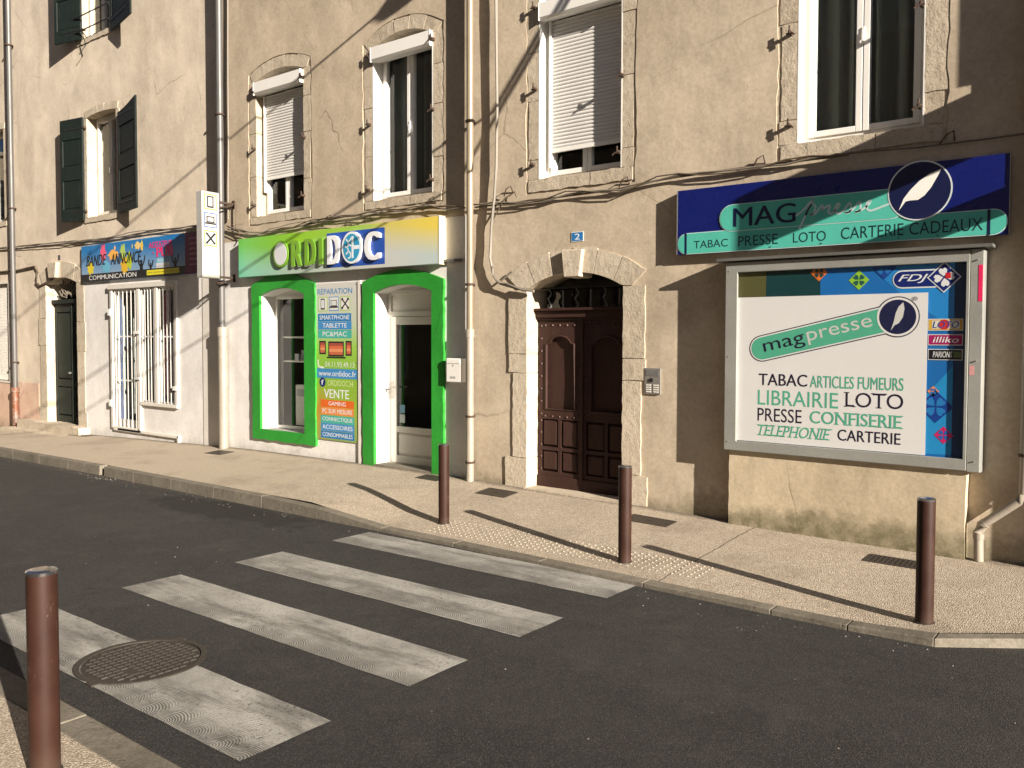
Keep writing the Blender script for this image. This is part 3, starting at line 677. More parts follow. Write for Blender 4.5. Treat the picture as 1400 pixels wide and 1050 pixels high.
# ---- house C
def opening(px0, px1, py_b, py_s, rise, n=0):     # left jamb line, right jamb line, bottom / spring read at left
    return U(px0), U(px1), V(px0, py_b), V(px0, py_s), rise
w3 = (U(735), U(848), V(734, 245), V(736, -14), .17)
w4 = (U(1084.5), U(1257), V(1083, 197), V(1085, -95), .17)
dC = (U(721), U(852), -.1, V(721, 396), .0)
dC = dC[:4] + (V(788, 372) - dC[3],)
hole = lambda w, e=.012: arch_poly(w[0], w[1], w[2] - (e if w[2] > 0 else 0), w[3], w[4], 14, e)
E3 = outer_edge(w3, .155, .16, 11); E4 = outer_edge(w4, .165, .15, 12)
m = MB().prism([(XC + .002, -.3), (XD, -.3), (XD, TOP), (XC + .002, TOP)], -.4, 0, [E3, E4, hole(dC)], back=False); m.build('wall', M_BROWN, houseC)
MB().box(XC - .05, XD, TOP + .002, TOP + .16, -.4, .32).build('cornice', M_STONE, houseC)
# window 3, roller shutter three quarters down
wo = pvc_window(houseC, *w3, .21, label='white window with its roller shutter most of the way down')
surround(wo, *w3, .155, .2, M_STONE2, [w3[2] + .22, w3[2] + .88, w3[2] + 1.42], [w3[2] + .2, w3[2] + .95, w3[2] + 1.6], 5, 11, proud=-.008); mortar(wo, w3, E3, .2)
shutter_box(wo, w3[0] + .03, w3[1] - .01, V(739, 27, .04), V(739, 27, .04) + .19, -.14, .04)
roller(wo, w3[0] + .10, w3[1] - .035, V(755, 203, -.13), V(739, 27), -.13)
LIN = lambda w, t_, o: [MB().box(a, b, w[2] + .002, w[3] - .01, -t_ + .021, -.004).build('jamb_lining', M_PVC, o) for a, b in ((w[0] + .001, w[0] + .014), (w[1] - .014, w[1] - .001))]
LIN(w3, .21, wo)
hinge_pins(wo, [(732, 12, 1), (733, 123, 1), (730, 226, 1), (852, 104, -1), (847, 209, -1)])
wo = pvc_window(houseC, *w4, .17, curtain=M_CURT, label='wide white window with drawn curtains', fw_=.06)
surround(wo, *w4, .165, .16, M_STONE2, [w4[2] + .22, w4[2] + 1.1, w4[2] + 1.7], [w4[2] + .27, w4[2] + 1.25], 5, 12, proud=-.008); mortar(wo, w4, E4, .15)
LIN(w4, .17, wo)
hinge_pins(wo, [(1082, 47, 1), (1080, 173, 1), (1261, 8, -1), (1258, 147, -1)])
# door C
u0, u1, vb, vs_, rise = dC; t = .20; zg = .2 + K * u0     # v of the ground there
gl = V(737, 666); gr = V(849, 686)
trv = V(737, 431, -t)
d = MB().box(u0 + .01, u1 - .01, trv - .03, trv + .045, -t - .06, -t + .05).box(u0 + .01, u1 - .01, trv + .046, trv + .075, -t - .04, -t + .085).box(u0 + .01, u1 - .01, trv - .055, trv - .031, -t - .05, -t + .03).build('door', M_DOORW, houseC, 'brown double door with studs and raised panels under an arched fanlight', bevel=.004)
surround(d, u0, u1, gl - .05, vs_, rise, .27, .21, M_STONE, [V(721, 626), V(721, 510), V(721, 484)], [V(853, 648), V(853, 520), V(853, 490)], 6, 21, sill=0, proud=.012,
         wl=[[.31, .20, .26, .26], [.30, .22, .27, .26]])
cu, cv, rad, aa = arch_geo(u0, u1, vs_, rise)
kb = V(785, 379); kt = V(786, 342); ku = (U(772.6) + U(798)) / 2
MB().prism([(ku - .10, kb), (ku + .10, kb), (ku + .135, kt), (ku - .135, kt)], -.2, .07).build('keystone', M_STONE, d, bevel=.01)
um = (u0 + u1) / 2
um = U(796, -t)
for li, (a, b) in enumerate(((u0 + .012, um - .004), (um + .004, u1 - .012))):
    lb = gl - .01; lt = trv - .057; w_ = b - a
    leaf = MB()
    n0, n1 = -t - .06, -t
    pu0, pu1 = a + .11, b - .10; vl = V(745, 559, -t); vh = V(745, 470, -t); vhh = V(766, 459, -t)
    cuts = [(pu0, vl), (pu1, vl)] + [(pu0 + (pu1 - pu0) * x, vh + (vhh - vh) * y) for x, y in ((1, 0), (.96, .02), (.88, .10), (.82, .45), (.72, .8), (.5, 1), (.28, .8), (.18, .45), (.12, .10), (.04, .02), (0, 0))]
    bot = lb + .17; midv = V(740, 612, -t); topp = V(740, 572, -t); umid = (a + b) / 2
    ph = [[(a + .05, bot), (umid - .02, bot), (umid - .02, midv - .02), (a + .05, midv - .02)], [(umid + .02, bot), (b - .05, bot), (b - .05, midv - .02), (umid + .02, midv - .02)],
          [(a + .05, midv + .02), (umid - .02, midv + .02), (umid - .02, topp), (a + .05, topp)], [(umid + .02, midv + .02), (b - .05, midv + .02), (b - .05, topp), (umid + .02, topp)]]
    leaf.prism([(a, lb), (b, lb), (b, lt), (a, lt)], n0, n1, [cuts] + ph)
    lf = leaf.build('door_leaf', M_DOORW, d, bevel=.006)
    MB().prism([((p[0] - (pu0 + pu1) / 2) * 1.02 + (pu0 + pu1) / 2, p[1]) for p in cuts], n0 + .005, n1 - .035).build('upper_panel', M_DOORW, d)
    # moulding bead round the upper panel
    MB().tube([P(p[0], p[1], n1 + .002) for p in cuts + [cuts[0]]], .012, 6, cap=False).build('moulding', M_DOORW, d)
    for q in ph:
        r = (q[0][0], q[1][0], q[0][1], q[2][1]); MB().frustum((r[0] - .004, r[1] + .004, r[2] - .004, r[3] + .004), (r[0] + .03, r[1] - .03, r[2] + .03, r[3] - .03), n1 - .04, n1 - .004).build('lower_panel', M_DOORW, d)
    MB().box(a, b, lb - .01, lb + .12, n1 + .002, n1 + .02).build('kick_board', M_DOORW, d, bevel=.004)
    st = MB()
    spots = [(a + .045, topp + .06 + i * .145) for i in range(12)] + [(b - .045, topp + .06 + i * .145) for i in range(12)] + [(a + .1 + i * (w_ - .2) / 4, topp + .035) for i in range(5)] + [(a + .1 + i * (w_ - .2) / 4, lt - .06) for i in range(5)] \
        + [(a + .045, lb + .2 + i * .14) for i in range(5)] + [(b - .045, lb + .2 + i * .14) for i in range(5)]
    for (su, sv) in spots:
        if sv < lt - .02: st.frustum((su - .011, su + .011, sv - .011, sv + .011), (su - .004, su + .004, sv - .004, sv + .004), n1, n1 + .012)
    st.build('stud_nails', M_NAIL, d)['kind'] = 'stuff'
MB().box(um - .02, um + .02, gl, trv - .06, -t + .001, -t + .022).build('astragal', M_DOORW, d, bevel=.004)
# fanlight grille
fl = MB().prism([(u0, trv + .078), (u1, trv + .078), (u1, vs_ + rise), (u0, vs_ + rise)], -t - .14, -t - .13).build('fanlight_pane', M_GLASS, d)
for i in range(6):
    fx = u0 + .16 + i * (u1 - u0 - .26) / 5.4; pts = []
    hgt = (V(780, 392, -t) - trv - .08) * (1.0 if i % 2 == 0 else .9)
    for k in range(15):
        s_ = k / 14; pts.append(P(fx + (.018 * math.sin(s_ * 11) if i % 2 == 0 else 0), trv + .07 + s_ * hgt, -t - .02 + (.012 * math.cos(s_ * 11) if i % 2 == 0 else 0)))
    MB().tube(pts, [.011 if i % 2 else .012 - .006 * (k / 14) ** 3 + (.007 if k == 7 and i % 2 == 0 else 0) for k in range(15)], 7).build('grille_bar', M_GRIL, d)
MB().box(u0, u1, trv + .3, trv + .316, -t - .03, -t - .014).build('grille_rail', M_BLACK, d)
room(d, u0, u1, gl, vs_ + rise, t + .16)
MB().box(u0 - .02, u1 + .02, gl - .25, gl - .02, -t - .3, .05).build('threshold', M_STONE2, d)
# pier under the display case
r = RC(997, 1324, 612, 712, .12)
pier = MB().prism(ragged([(r[0], -.3), (r[1], -.3), (r[1], r[3] + .4), (r[0], r[3] + .4)], .004, .09, random.Random(2)), -.01, .12).build('case_pier', M_PIER, houseC, bevel=.008)
# raised plaster above case (rough ledge)
r = RC(980, 1352, 352, 356.5, .13)
# ---- house B
w1 = (U(352.5), U(416.8), V(354, 296), V(352.5, 111), .0); w1 = w1[:4] + (V(392, 89) - w1[3],)
w2 = (U(510.5), U(592), V(512.5, 274), V(510.5, 68), .0); w2 = w2[:4] + (V(560, 38) - w2[3],)
sw = (U(358.6), U(419), V(360, 586), V(358.6, 405), .0); sw = sw[:4] + (V(392, 394) - sw[3],)
sdr = (U(514), U(593), -.1, V(514, 401), .0); sdr = sdr[:4] + (V(555, 389) - sdr[3],)
vB = V(615, 297)
EB = [outer_edge(w1, .17, .12, 31), outer_edge(w2, .17, .12, 32)]
MB().prism([(XB + .002, vB), (XC, vB), (XC, TOP - .5), (XB + .002, TOP - .5)], -.4, 0, [EB[0], EB[1]], back=False).build('wall', M_BEIGE, houseB)
MB().prism([(XB + .002, -.3), (XC, -.3), (XC, vB - .001), (XB + .002, vB - .001)], -.4, .004, [hole(sw), hole(sdr)], back=False).build('shop_front_wall', M_WHITE, houseB)
MB().box(XB, XC - .06, TOP - .498, TOP - .35, -.4, .32).build('cornice', M_STONE, houseB)
for (w, nm, seed) in ((w1, 'small upper window with roller shutter lowered to the last panes', 31), (w2, 'taller upper window with the roller shutter up', 32)):
    wo = pvc_window(houseB, *w, .19, curtain=M_CURT if seed == 32 else None, label=nm)
    h = w[3] - w[2]
    surround(wo, *w, .17, .185, M_STONE2, [w[2] + .3 * h, w[2] + .62 * h], [w[2] + .22 * h, w[2] + .55 * h, w[2] + .8 * h], 5, seed, sill=.11, proud=-.008); mortar(wo, w, EB[seed - 31], .18)
    vbx = V(511, 84, .04) if seed == 32 else V(352, 129, .04)
    shutter_box(wo, w[0] + .02, w[1] - .01, vbx, vbx + .185, -.14, .05)
    if seed == 32: LIN(w, .19, wo)
    if seed == 31: roller(wo, w[0] + .09, w[1] - .035, V(368, 243, -.12), vbx + .01, -.12)
hinge_pins(houseB, [(349, 126, 1), (349, 204, 1), (349, 281, 1), (417, 188, -1), (416, 268, -1), (415, 106, -1), (506, 79, 1), (506, 171, 1), (505, 260, 1), (593, 150, -1), (593, 54, -1), (592, 246, -1)])
# green surrounds: thick brushed paint bands
def band(outer_l, outer_r, vtop_l, vtop_m, vtop_r, vb_, w, legs, name, e=.002):
    rg = random.Random(9)
    out = [(outer_l, vb_), (outer_l, vtop_l)] + [(outer_l + (outer_r - outer_l) * f, vtop_l + (vtop_r - vtop_l) * f + (vtop_m - (vtop_l + vtop_r) / 2) * math.sin(math.pi * f)) for f in (.1, .2, .3, .4, .5, .6, .7, .8, .9)] + [(outer_r, vtop_r), (outer_r, vb_)]
    inn = arch_poly(w[0] - e, w[1] + e, w[2], w[3], w[4] + e, 14)
    m = MB()
    if legs:
        # one continuous polygon: outer from left foot over the top to right foot, then the inner line back
        inner = [(w[1] + e, vb_)] + inn[2:] + [(w[0] - e, vb_)]
        m.prism(ragged(out, .008, .09, rg) + inner, -.01, .045)
    else:
        m.prism(ragged(out, .008, .09, rg), -.01, .045, [inn])
    return m
g1 = band(U(345), U(431), V(345, 390), V(362, 377), V(431, 388), V(347, 598), 0, 0, '') if False else None
g1 = band(U(345, .04), U(431, .04), V(345, 390, .04), V(372, 374, .04), V(431, 388, .04), V(347, 599, .04), sw, False, 'g')
g2 = band(U(496, .04), U(606, .04), V(496, 386, .04), V(548, 368, .04), V(606, 381, .04), -.05, sdr, True, 'g')
# shop window
t = .26; top = sw[3] + .01
swo = ring_frame(MB(), (sw[0] + .003, sw[1] - .003, sw[2] + .003, top), .045, -t - .05, -t + .02).build('shop_window', M_PVC, houseB, 'shop window in a bright green painted surround', bevel=.004)
g1.build('painted_surround', M_GREEN, swo)
MB().box(sw[0] + .045, sw[1] - .045, sw[2] + .045, top - .045, -t - .02, -t - .012).build('pane', M_SHOWGLASS, swo)
cu, cv, rad, a = arch_geo(sw[0], sw[1], sw[3], sw[4]); pts = [(cu + rad * math.sin(a - 2 * a * i / 12), cv + rad * math.cos(a - 2 * a * i / 12)) for i in range(13)]
MB().prism([(sw[0], top + .002), (sw[1], top + .002)] + pts[1:-1], -t - .05, -t + .01).build('arch_infill', M_WHITE, swo)
m = MB()
for w in (sw,):     # white painted reveal
    pol = arch_poly(w[0], w[1], w[2], w[3], w[4], 14); po2 = arch_poly(w[0], w[1], w[2], w[3], w[4], 14, .011)
    m.prism(po2, -t, .0, [pol])
m.build('reveal', M_WHITE, swo)
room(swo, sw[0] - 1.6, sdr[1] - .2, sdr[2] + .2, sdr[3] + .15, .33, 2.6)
for k, py in enumerate((461, 493)):
    v = V(372, py, -t - .1); MB().box(sw[0] - .1, sw[1] + .1, v - .012, v + .012, -t - .42, -t - .07).build('display_shelf', M_OFFW, swo)
    if k == 1:
        for j in range(6):
            uu = sw[0] + .25 + j * .13; hh = (.10, .16, .07, .13, .09, .12)[j]
            o = MB().box(uu, uu + .09, v + .013, v + .013 + hh, -t - .3, -t - .15 - .02 * (j % 2)).build('display_box', paint('goods_%d' % (j % 3), [(.5, .5, .5), (.08, .08, .09), (.35, .25, .2)][j % 3], .4), None)
            tag(o, ['small grey boxed accessory, leftmost on the lower shelf of the shop window', 'tall dark boxed accessory, second from left on the lower shelf of the shop window', 'low brownish box, third from left on the lower shelf of the shop window', 'grey boxed accessory, fourth from left on the lower shelf of the shop window', 'low dark box, fifth from left on the lower shelf of the shop window', 'brownish box, rightmost on the lower shelf of the shop window'][j], 'box', 'small goods on the shop window shelf')
u_, v_ = sw[0] + .30, sw[2] + .05
for j, (a, b, h, nn) in enumerate(((.0, .30, .62, .12), (.34, .66, .70, .16))):
    o = thing('desktop_computer', P(u_ + a + .15, v_, -t - .3), ['white computer tower standing at the left of the shop window floor', 'white computer tower standing at the right of the shop window floor'][j], 'computer', 'computer towers in the shop window')
    MB().box(u_ + a, u_ + b, v_, v_ + h, -t - .40, -t - nn).build('case', M_OFFW, o, bevel=.01)
    MB().box(u_ + a + .04, u_ + b - .04, v_ + h * .72, v_ + h * .9, -t - nn + .001, -t - nn + .006).build('drive_bay', paint('grey_plastic', (.3, .3, .3), .4), o)
# shop door (white, glazed)
t = .24; top = V(535, 441 - 6, -t); a, b = sdr[0], sdr[1]; gb = V(530, 630, -t)
sd_ = ring_frame(MB(), (a + .004, b - .004, gb - .02, sdr[3] + .05), .06, -t - .05, -t + .02, .03).build('shop_door', M_OFFW, houseB, 'white glazed shop door in a bright green painted surround', bevel=.004)
g2.build('painted_surround', M_GREEN, sd_)
lu0, lu1 = a + .065, b - .065
MB().box(lu0, lu1, top + .02, top + .09, -t - .03, -t + .025).build('transom_bar', M_OFFW, sd_, bevel=.004)
MB().box(lu0, lu1, top + .092, sdr[3] + .0, -t - .02, -t).build('top_panel', M_OFFW, sd_, bevel=.003)
gp = (lu0 + .11, lu1 - .11, V(541, 582, -t), V(541, 444, -t))
MB().prism([(lu0, gb), (lu1, gb), (lu1, top + .015), (lu0, top + .015)], -t - .03, -t + .03, [rpoly(gp), rpoly((gp[0], gp[1], gb + .1, gp[2] - .08))]).build('leaf', M_OFFW, sd_, bevel=.006)
MB().box(gp[0] - .01, gp[1] + .01, gp[2] - .01, gp[3] + .01, -t - .004, -t + .004).build('pane', M_GLASS, sd_)
MB().frustum((gp[0] - .01, gp[1] + .01, gb + .09, gp[2] - .07), (gp[0] + .04, gp[1] - .04, gb + .14, gp[2] - .12), -t - .01, -t + .022).build('bottom_panel', M_OFFW, sd_)
hv = V(540, 531, -t); m = MB(); m.box(lu0 + .03, lu0 + .07, hv - .12, hv + .10, -t + .031, -t + .045); m.tube([P(lu0 + .05, hv + .02, -t + .04), P(lu0 + .05, hv + .02, -t + .10), P(lu0 + .18, hv + .02, -t + .105)], .011, 8); m.build('handle', M_STEEL, sd_)
for j in (0, 1):
    o = MB().box(gp[0] + .03, gp[0] + .13, gp[2] + .05 + j * .13, gp[2] + .16 + j * .13, -t + .005, -t + .0065).build('paper_notice', PR(((.45, .5, .52), (.12, .28, .42))[j]))
    tag(o, ('small pale sticker at the bottom left of the shop door glass', 'small blue sticker above the pale one on the shop door glass')[j], 'sticker')
pol = arch_poly(a, b, -.05, sdr[3], sdr[4], 14); po2 = arch_poly(a, b, -.05, sdr[3], sdr[4], 14, .011)
MB().prism(po2, -t, .0, [pol]).build('reveal', M_WHITE, sd_)
cu, cv, rad, aa_ = arch_geo(a, b, sdr[3], sdr[4]); pts = [(cu + rad * math.sin(aa_ - 2 * aa_ * i / 12), cv + rad * math.cos(aa_ - 2 * aa_ * i / 12)) for i in range(13)]
MB().prism([(a, sdr[3] + .052), (b, sdr[3] + .052)] + [p for p in pts if p[1] > sdr[3] + .053], -t - .05, -t + .01).build('arch_infill', M_WHITE, sd_)
MB().box(a, b, gb - .3, gb - .012, -t - .3, .04).build('threshold', M_KERB, sd_)
# white cover strip beside the poster
o = MB().box(U(491.5), U(495.5), .1, V(492, 384), .005, .03).build('cover_strip', M_OFFW, houseB, bevel=.003)

# ---- house A
a1 = (U(124), U(164), V(124, 297), V(124, 160), .0); a1 = a1[:4] + (V(146, 149.5) - a1[3],)
a2 = (U(116), U(157), V(117, 52), V(117, -95), .22)
a3 = (U(-34), U(11), V(0, 304), V(0, 178), .06)
a4 = (U(-40), U(14), V(0, 520), V(0, 388), .04)
a5 = (U(-40), U(4), V(0, 74), V(0, -60), .1)
dA = (U(65), U(107), -.1, V(65, 389), .0); dA = dA[:4] + (V(88, 379) - dA[3],)
gw = [(U(158), V(158, 583)), (U(193), V(158, 583)), (U(193), V(193, 547)), (U(243), V(193, 547)), (U(243), V(158, 396)), (U(158), V(158, 396))]
vA = V(114, 338); uA = U(115); vP = V(10, 521); uP = U(53)
MB().prism([(XA, vP), (uP, vP), (uP, -.3), (uA, -.3), (uA, vA), (XB, vA), (XB, TOP), (XA, TOP)], -.4, 0, [hole(a1), hole(a2), hole(a3), hole(a4), hole(a5), hole(dA)], back=False).build('wall', M_CREAM, houseA)
MB().prism([(XA, -.3), (uP - .001, -.3), (uP - .001, vP - .001), (XA, vP - .001)], -.4, .006, back=False).build('pink_base', M_PINK, houseA)
MB().prism([(uA + .001, -.3), (XB, -.3), (XB, vA - .001), (uA + .001, vA - .001)], -.4, .006, [gw], back=False).build('shop_front_wall', M_WHITE, houseA)
MB().box(XA, XB - .05, TOP + .002, TOP + .2, -.4, .35).build('cornice', M_STONE, houseA)
for w, lab, cur, seed in ((a1, 'narrow arched window between the open dark green shutters', M_CURT, 41), (a2, 'top window behind an iron railing', M_CURT, 42), (a3, 'upper window cut by the left edge', None, 43), (a5, 'topmost window at the left edge', None, 44)):
    wo = pvc_window(houseA, *w, .2, mat=M_OFFW, curtain=cur, label=lab)
    surround(wo, *w, .13, .195, M_STONE, [w[2] + .9], [w[2] + 1.1], 5, seed, sill=.1)
wo = pvc_window(houseA, *a4, .16, mat=M_OFFW, label='ground floor window behind a wire mesh screen')
m = MB()
for i in range(26): x = a4[1] - .03 - i * .045; m.tube([P(x, a4[2] + .02, -.05), P(x, a4[3], -.05)], .004, 4)
for i in range(32): v = a4[2] + .04 + i * (a4[3] - a4[2]) / 33; m.tube([P(a4[1] - 1.2, v, -.05), P(a4[1] - .01, v, -.05)], .004, 4)
m.build('wire_mesh', M_OFFW, wo)['kind'] = 'stuff'
ring_frame(MB(), (a4[0] - .04, a4[1] + .04, a4[2] - .04, a4[3] + .03), .04, -.0, .02).build('screen_frame', M_OFFW, wo)
def shutter(uh, v0, v1, wd, ang, side, topcurve, label):      # side -1: opens to the left of its hinge
    def mp(a, b, c): return P(uh + side * (a * math.cos(ang) + c * math.sin(ang) * .5), b, .05 + a * math.sin(ang) + c * math.cos(ang))
    tp = [(wd * f, v1 + topcurve * math.sin(math.pi / 2 * (1 - f))) for f in (1, .8, .6, .4, .2, 0)]
    h = v1 - v0; ph = [[(.07, v0 + .12 * h), (wd - .07, v0 + .12 * h), (wd - .07, v0 + .40 * h), (.07, v0 + .40 * h)], [(.07, v0 + .54 * h), (wd - .07, v0 + .54 * h), (wd - .07, v0 + .80 * h), (.07, v0 + .80 * h)]]
    s = MB(mp).prism([(0, v0), (wd, v0)] + tp, -.018, .018, ph).build('shutter', M_SHUT, houseA, label, bevel=.003)
    for q in ph: MB(mp).frustum((q[0][0] - .004, q[1][0] + .004, q[0][1] - .004, q[2][1] + .004), (q[0][0] + .03, q[1][0] - .03, q[0][1] + .03, q[2][1] - .03), -.006, .010).build('panel', M_SHUT, s)
    for f in (.09, .9): MB(mp).box(-.04, wd * .8, v0 + f * h - .012, v0 + f * h + .012, .0185, .024).build('strap_hinge', M_BLACK, s)
    m = MB(mp); m.box(-.05, .0, v0 + .09 * h - .02, v0 + .09 * h + .02, -.05, .01); m.box(-.05, .0, v0 + .9 * h - .02, v0 + .9 * h + .02, -.05, .01); m.build('hinge_pin', M_IRON, s)
    return s
def leaf_w(p0, p1, ang):
    w_ = .6
    for _ in range(6): w_ = abs(U(p1, .07 + w_ * math.sin(ang)) - U(p0, .07)) / math.cos(ang)
    return w_
shutter(U(117, .07), V(117, 302), V(117, 161), leaf_w(117, 87, R(9)), R(9), -1, -.0, 'dark green shutter leaf left of the narrow arched window')
shutter(U(165, .07), V(164, 293), V(164, 146), leaf_w(165, 189, R(10)), R(10), 1, -.12, 'dark green shutter leaf right of the narrow arched window')
shutter(U(117, .07), V(117, 54), V(117, -95), leaf_w(117, 82, R(11)), R(11), -1, 0, 'dark green shutter leaf left of the top window')
shutter(U(157.5, .07), V(157.5, 43), V(157, -110), leaf_w(157.5, 184, R(11)), R(11), 1, 0, 'dark green shutter leaf right of the top window')
shutter(U(3), V(3, 80), V(3, -80), .35, R(10), 1, 0, 'dark green shutter leaf at the top left corner')
rl = MB()
va, vb2 = V(117, 22, .1), V(117, 42, .1)
for v in (V(110, 22, .1), V(130, 33, .1)): rl.tube([P(a2[0] - .1, v, .10), P(a2[1] + .15, v, .10)], .012, 7)
rl.tube([P(a2[0] - .1, va, .10), P(a2[0] - .1, va, .0)], .012, 6); rl.tube([P(a2[1] + .15, va, .10), P(a2[1] + .15, va, .0)], .012, 6)
rl.tube([P(a2[0] + .3, V(130, 33, .1), .10), P(a2[0] + .45, V(130, 33, .1) - .3, .10), P(a2[0] + .2, V(130, 33, .1) - .42, .1)], .009, 6)
rl.build('window_railing', M_BLACK, houseA)
# door A
u0, u1, vb, vs_, rise = dA; t = .15; gl = V(72, 574, -t); trv = V(72, 414, -t)
d = MB().box(u0 + .01, u1 - .01, trv - .03, trv + .05, -t - .06, -t + .06).build('door', M_GREEND, houseA, 'tall dark green panelled door with an iron fanlight above stone steps', bevel=.004)
surround(d, u0, u1, gl - .02, vs_, rise, .30, .16, M_STONE, [V(64, 556), V(64, 472), V(64, 435)], [V(106, 563), V(106, 480), V(106, 440)], 6, 22, sill=0, proud=.012, wl=[[.36, .28, .34, .30], [.36, .30, .34, .30]])
kb = V(79, 380); kt = V(79, 359); ku = (U(72.5) + U(85)) / 2
MB().prism([(ku - .14, kb), (ku + .14, kb), (ku + .2, kt), (ku - .2, kt)], -.2, .09).build('keystone', M_STONE, d, bevel=.01)
um = (u0 + u1) / 2 + .12
for (a, b) in ((u0 + .012, um - .004), (um + .004, u1 - .012)):
    lb, lt = gl, trv - .032; h = lt - lb
    ph = [rpoly((a + .08, b - .08, lb + .12, lb + .30 * h)), rpoly((a + .08, b - .08, lb + .36 * h, lb + .93 * h))]
    MB().prism(rpoly((a, b, lb, lt)), -t - .05, -t, ph).build('door_leaf', M_GREEND, d, bevel=.005)
    for q in ph: MB().frustum((q[0][0] - .003, q[1][0] + .003, q[0][1] - .003, q[2][1] + .003), (q[0][0] + .04, q[1][0] - .04, q[0][1] + .04, q[2][1] - .04), -t - .04, -t - .006).build('panel', M_GREEND, d)
MB().box(um - .02, um + .02, gl, trv - .03, -t, -t + .02).build('astragal', M_GREEND, d)
m = MB(); m.tube([P(um - .06, gl + 1.0, -t), P(um - .06, gl + 1.0, -t + .06)], [.02, .025], 8); m.build('knob', M_STEEL, d)
g = MB()
for i in range(9):
    a = R(20 + 140 * i / 8); cx, cy = (u0 + u1) / 2, trv + .06; rr = .46
    g.tube([P(cx + .12 * math.cos(a), cy + .10 * math.sin(a), -t), P(cx + .3 * math.cos(a + .15), cy + .3 * math.sin(a + .15), -t), P(cx + rr * math.cos(a), cy + .5 * math.sin(a), -t)], .012, 5)
    g.tube([P(cx + .36 * math.cos(a) + .06 * math.cos(x), cy + .36 * math.sin(a) + .06 * math.sin(x), -t) for x in [k * math.pi / 4 for k in range(9)]], .008, 5)
g.build('fanlight_grille', M_CABLEG, d)
room(d, u0, u1, gl, vs_ + rise, t + .12)
# steps
us0, us1 = U(37), U(122); zs = gz(U(80), WALL_Y)
stp = thing('doorstep', P(U(80), V(80, 590), .2), 'two worn stone steps in front of the dark green door', 'steps')
rg = random.Random(77)
vg = V(80, 592)
MB().prism(ragged([(us0, vg - .2), (us1, vg - .2), (us1, gl - .01), (us0, gl - .015)], .012, .16, rg), -.3, .22).build('upper_step', M_STONE2, stp, bevel=.012)
MB().prism(ragged([(us0 - .35, vg - .3), (us1 + .15, vg - .3), (us1 + .15, gl - .17), (us0 - .35, gl - .19)], .01, .2, rg), -.005, .42).build('lower_step', M_STONE2, stp, bevel=.012)
# barred shop door / window on A
t = .1
gr = thing('security_grille', P(U(200), V(200, 583), .02), 'white barred security grille over the door and window below the colourful sign board', 'grille')
D0, D1, D2 = U(158), U(193), U(243); vT = V(158, 396); vDb = V(158, 583); vWb = V(193, 547)
um2 = U(217)
f = MB()
for (a, b) in ((D0 - .09, D0 - .01), (D1 - .05, D1 + .05), (um2 - .04, um2 + .06), (D2 - .01, D2 + .06)): f.box(a, b, vWb - .02 if a > D0 else vDb - .02, vT + .0, .0075, .05)
f.box(D0 - .13, D2 + .07, vT + .001, vT + .09, .0075, .07); f.box(D1 + .05, D2 + .06, vWb - .08, vWb - .021, .0075, .06); f.box(D0 - .01, D1, vDb - .06, vDb + .02, .0075, .05); f.box(D1 - .05, D1 + .05, vDb - .05, vWb - .021, .0075, .05)
f.build('frame', M_OFFW, gr, bevel=.005)
def bars(a, b, v0, v1, k):
    first = None
    for i in range(k):
        x = a + (b - a) * (i + .5) / k
        if first is None: first = MB().tube([P(x, v0, .03), P(x, v1, .03)], .0085, 8).build('bar', M_BAR, gr); x00 = x
        else: shared(first, 'bar', gr, (x - x00, 0, -K * (x - x00)))
bars(D0, D1 - .05, vDb, vT, 6); bars(D1 + .06, um2 - .04, vWb, vT, 5); bars(um2 + .06, D2, vWb, vT, 5)
for v, a, b in ((V(158, 460), D0, D2), (V(158, 519), D0, D1)): MB().box(a, b, v - .012, v + .012, .016, .028).build('cross_bar', M_PVC, gr)
for v in (V(158, 427), V(158, 551)): MB().box(D0 - .13, D0 - .04, v - .06, v + .06, .02, .075).build('hinge', M_PVC, gr, bevel=.004)
for v, h in ((V(186, 455), .06), (V(186, 517), .05), (V(243, 531), .09)): MB().box(D1 - .12 if v != V(243, 531) else D2 - .05, D1 + .07 if v != V(243, 531) else D2 + .07, v - h * .4, v + h * .4, .045, .075).build('bolt', M_PVC, gr, bevel=.004)
# shop glazing behind the grille
gz_ = MB().prism([(p[0], p[1]) for p in gw], -.052, -.047).build('shop_window', M_GLASS, houseA, 'shop door and window glazing behind the white bars')
fr = MB(); fr.box(D0, D0 + .06, vDb, vT, -.062, -.02); fr.box(D1 - .04, D1 + .04, vWb, vT, -.062, -.02); fr.box(D2 - .06, D2, vWb, vT, -.062, -.02); fr.box(um2 - .03, um2 + .03, vWb, vT, -.062, -.02); fr.box(D0 + .06, D1 - .04, vDb, vDb + .15, -.062, -.02); fr.box(D0, D2, vT - .06, vT, -.063, -.019)
fr.build('frame', M_PVC, gz_)
for i, (px0, px1, c) in enumerate(((162, 165, (.3, .3, .34)), (166, 170, (.3, .3, .34)), (171, 178, (.02, .12, .42)), (196, 202, (.30, .32, .36)), (203, 208, (.03, .18, .45)), (224, 229, (.05, .25, .3)), (231, 234, (.4, .35, .06)), (235, 241, (.25, .03, .08)))):
    MB().box(U(px0, -.2), U(px1, -.2), (vDb if px1 < 190 else vWb) + .1, vT - .1, -.075, -.068).build('banner', PR(c), gz_)
room(gz_, D0, D2, vDb, vT, .12, 1.6)
# ledge line at the foot of the shop front
o = MB().box(U(163), U(246), V(163, 588), V(163, 584), .006, .05).box(U(244), U(247), V(244, 606), V(163, 584) - .001, .006, .05).build('ledge', M_OFFW, houseA, bevel=.008)
o = MB().box(U(279), U(300), -.1, V(280, 380), .0065, .016).build('painted_strip', M_OFFW, houseA)

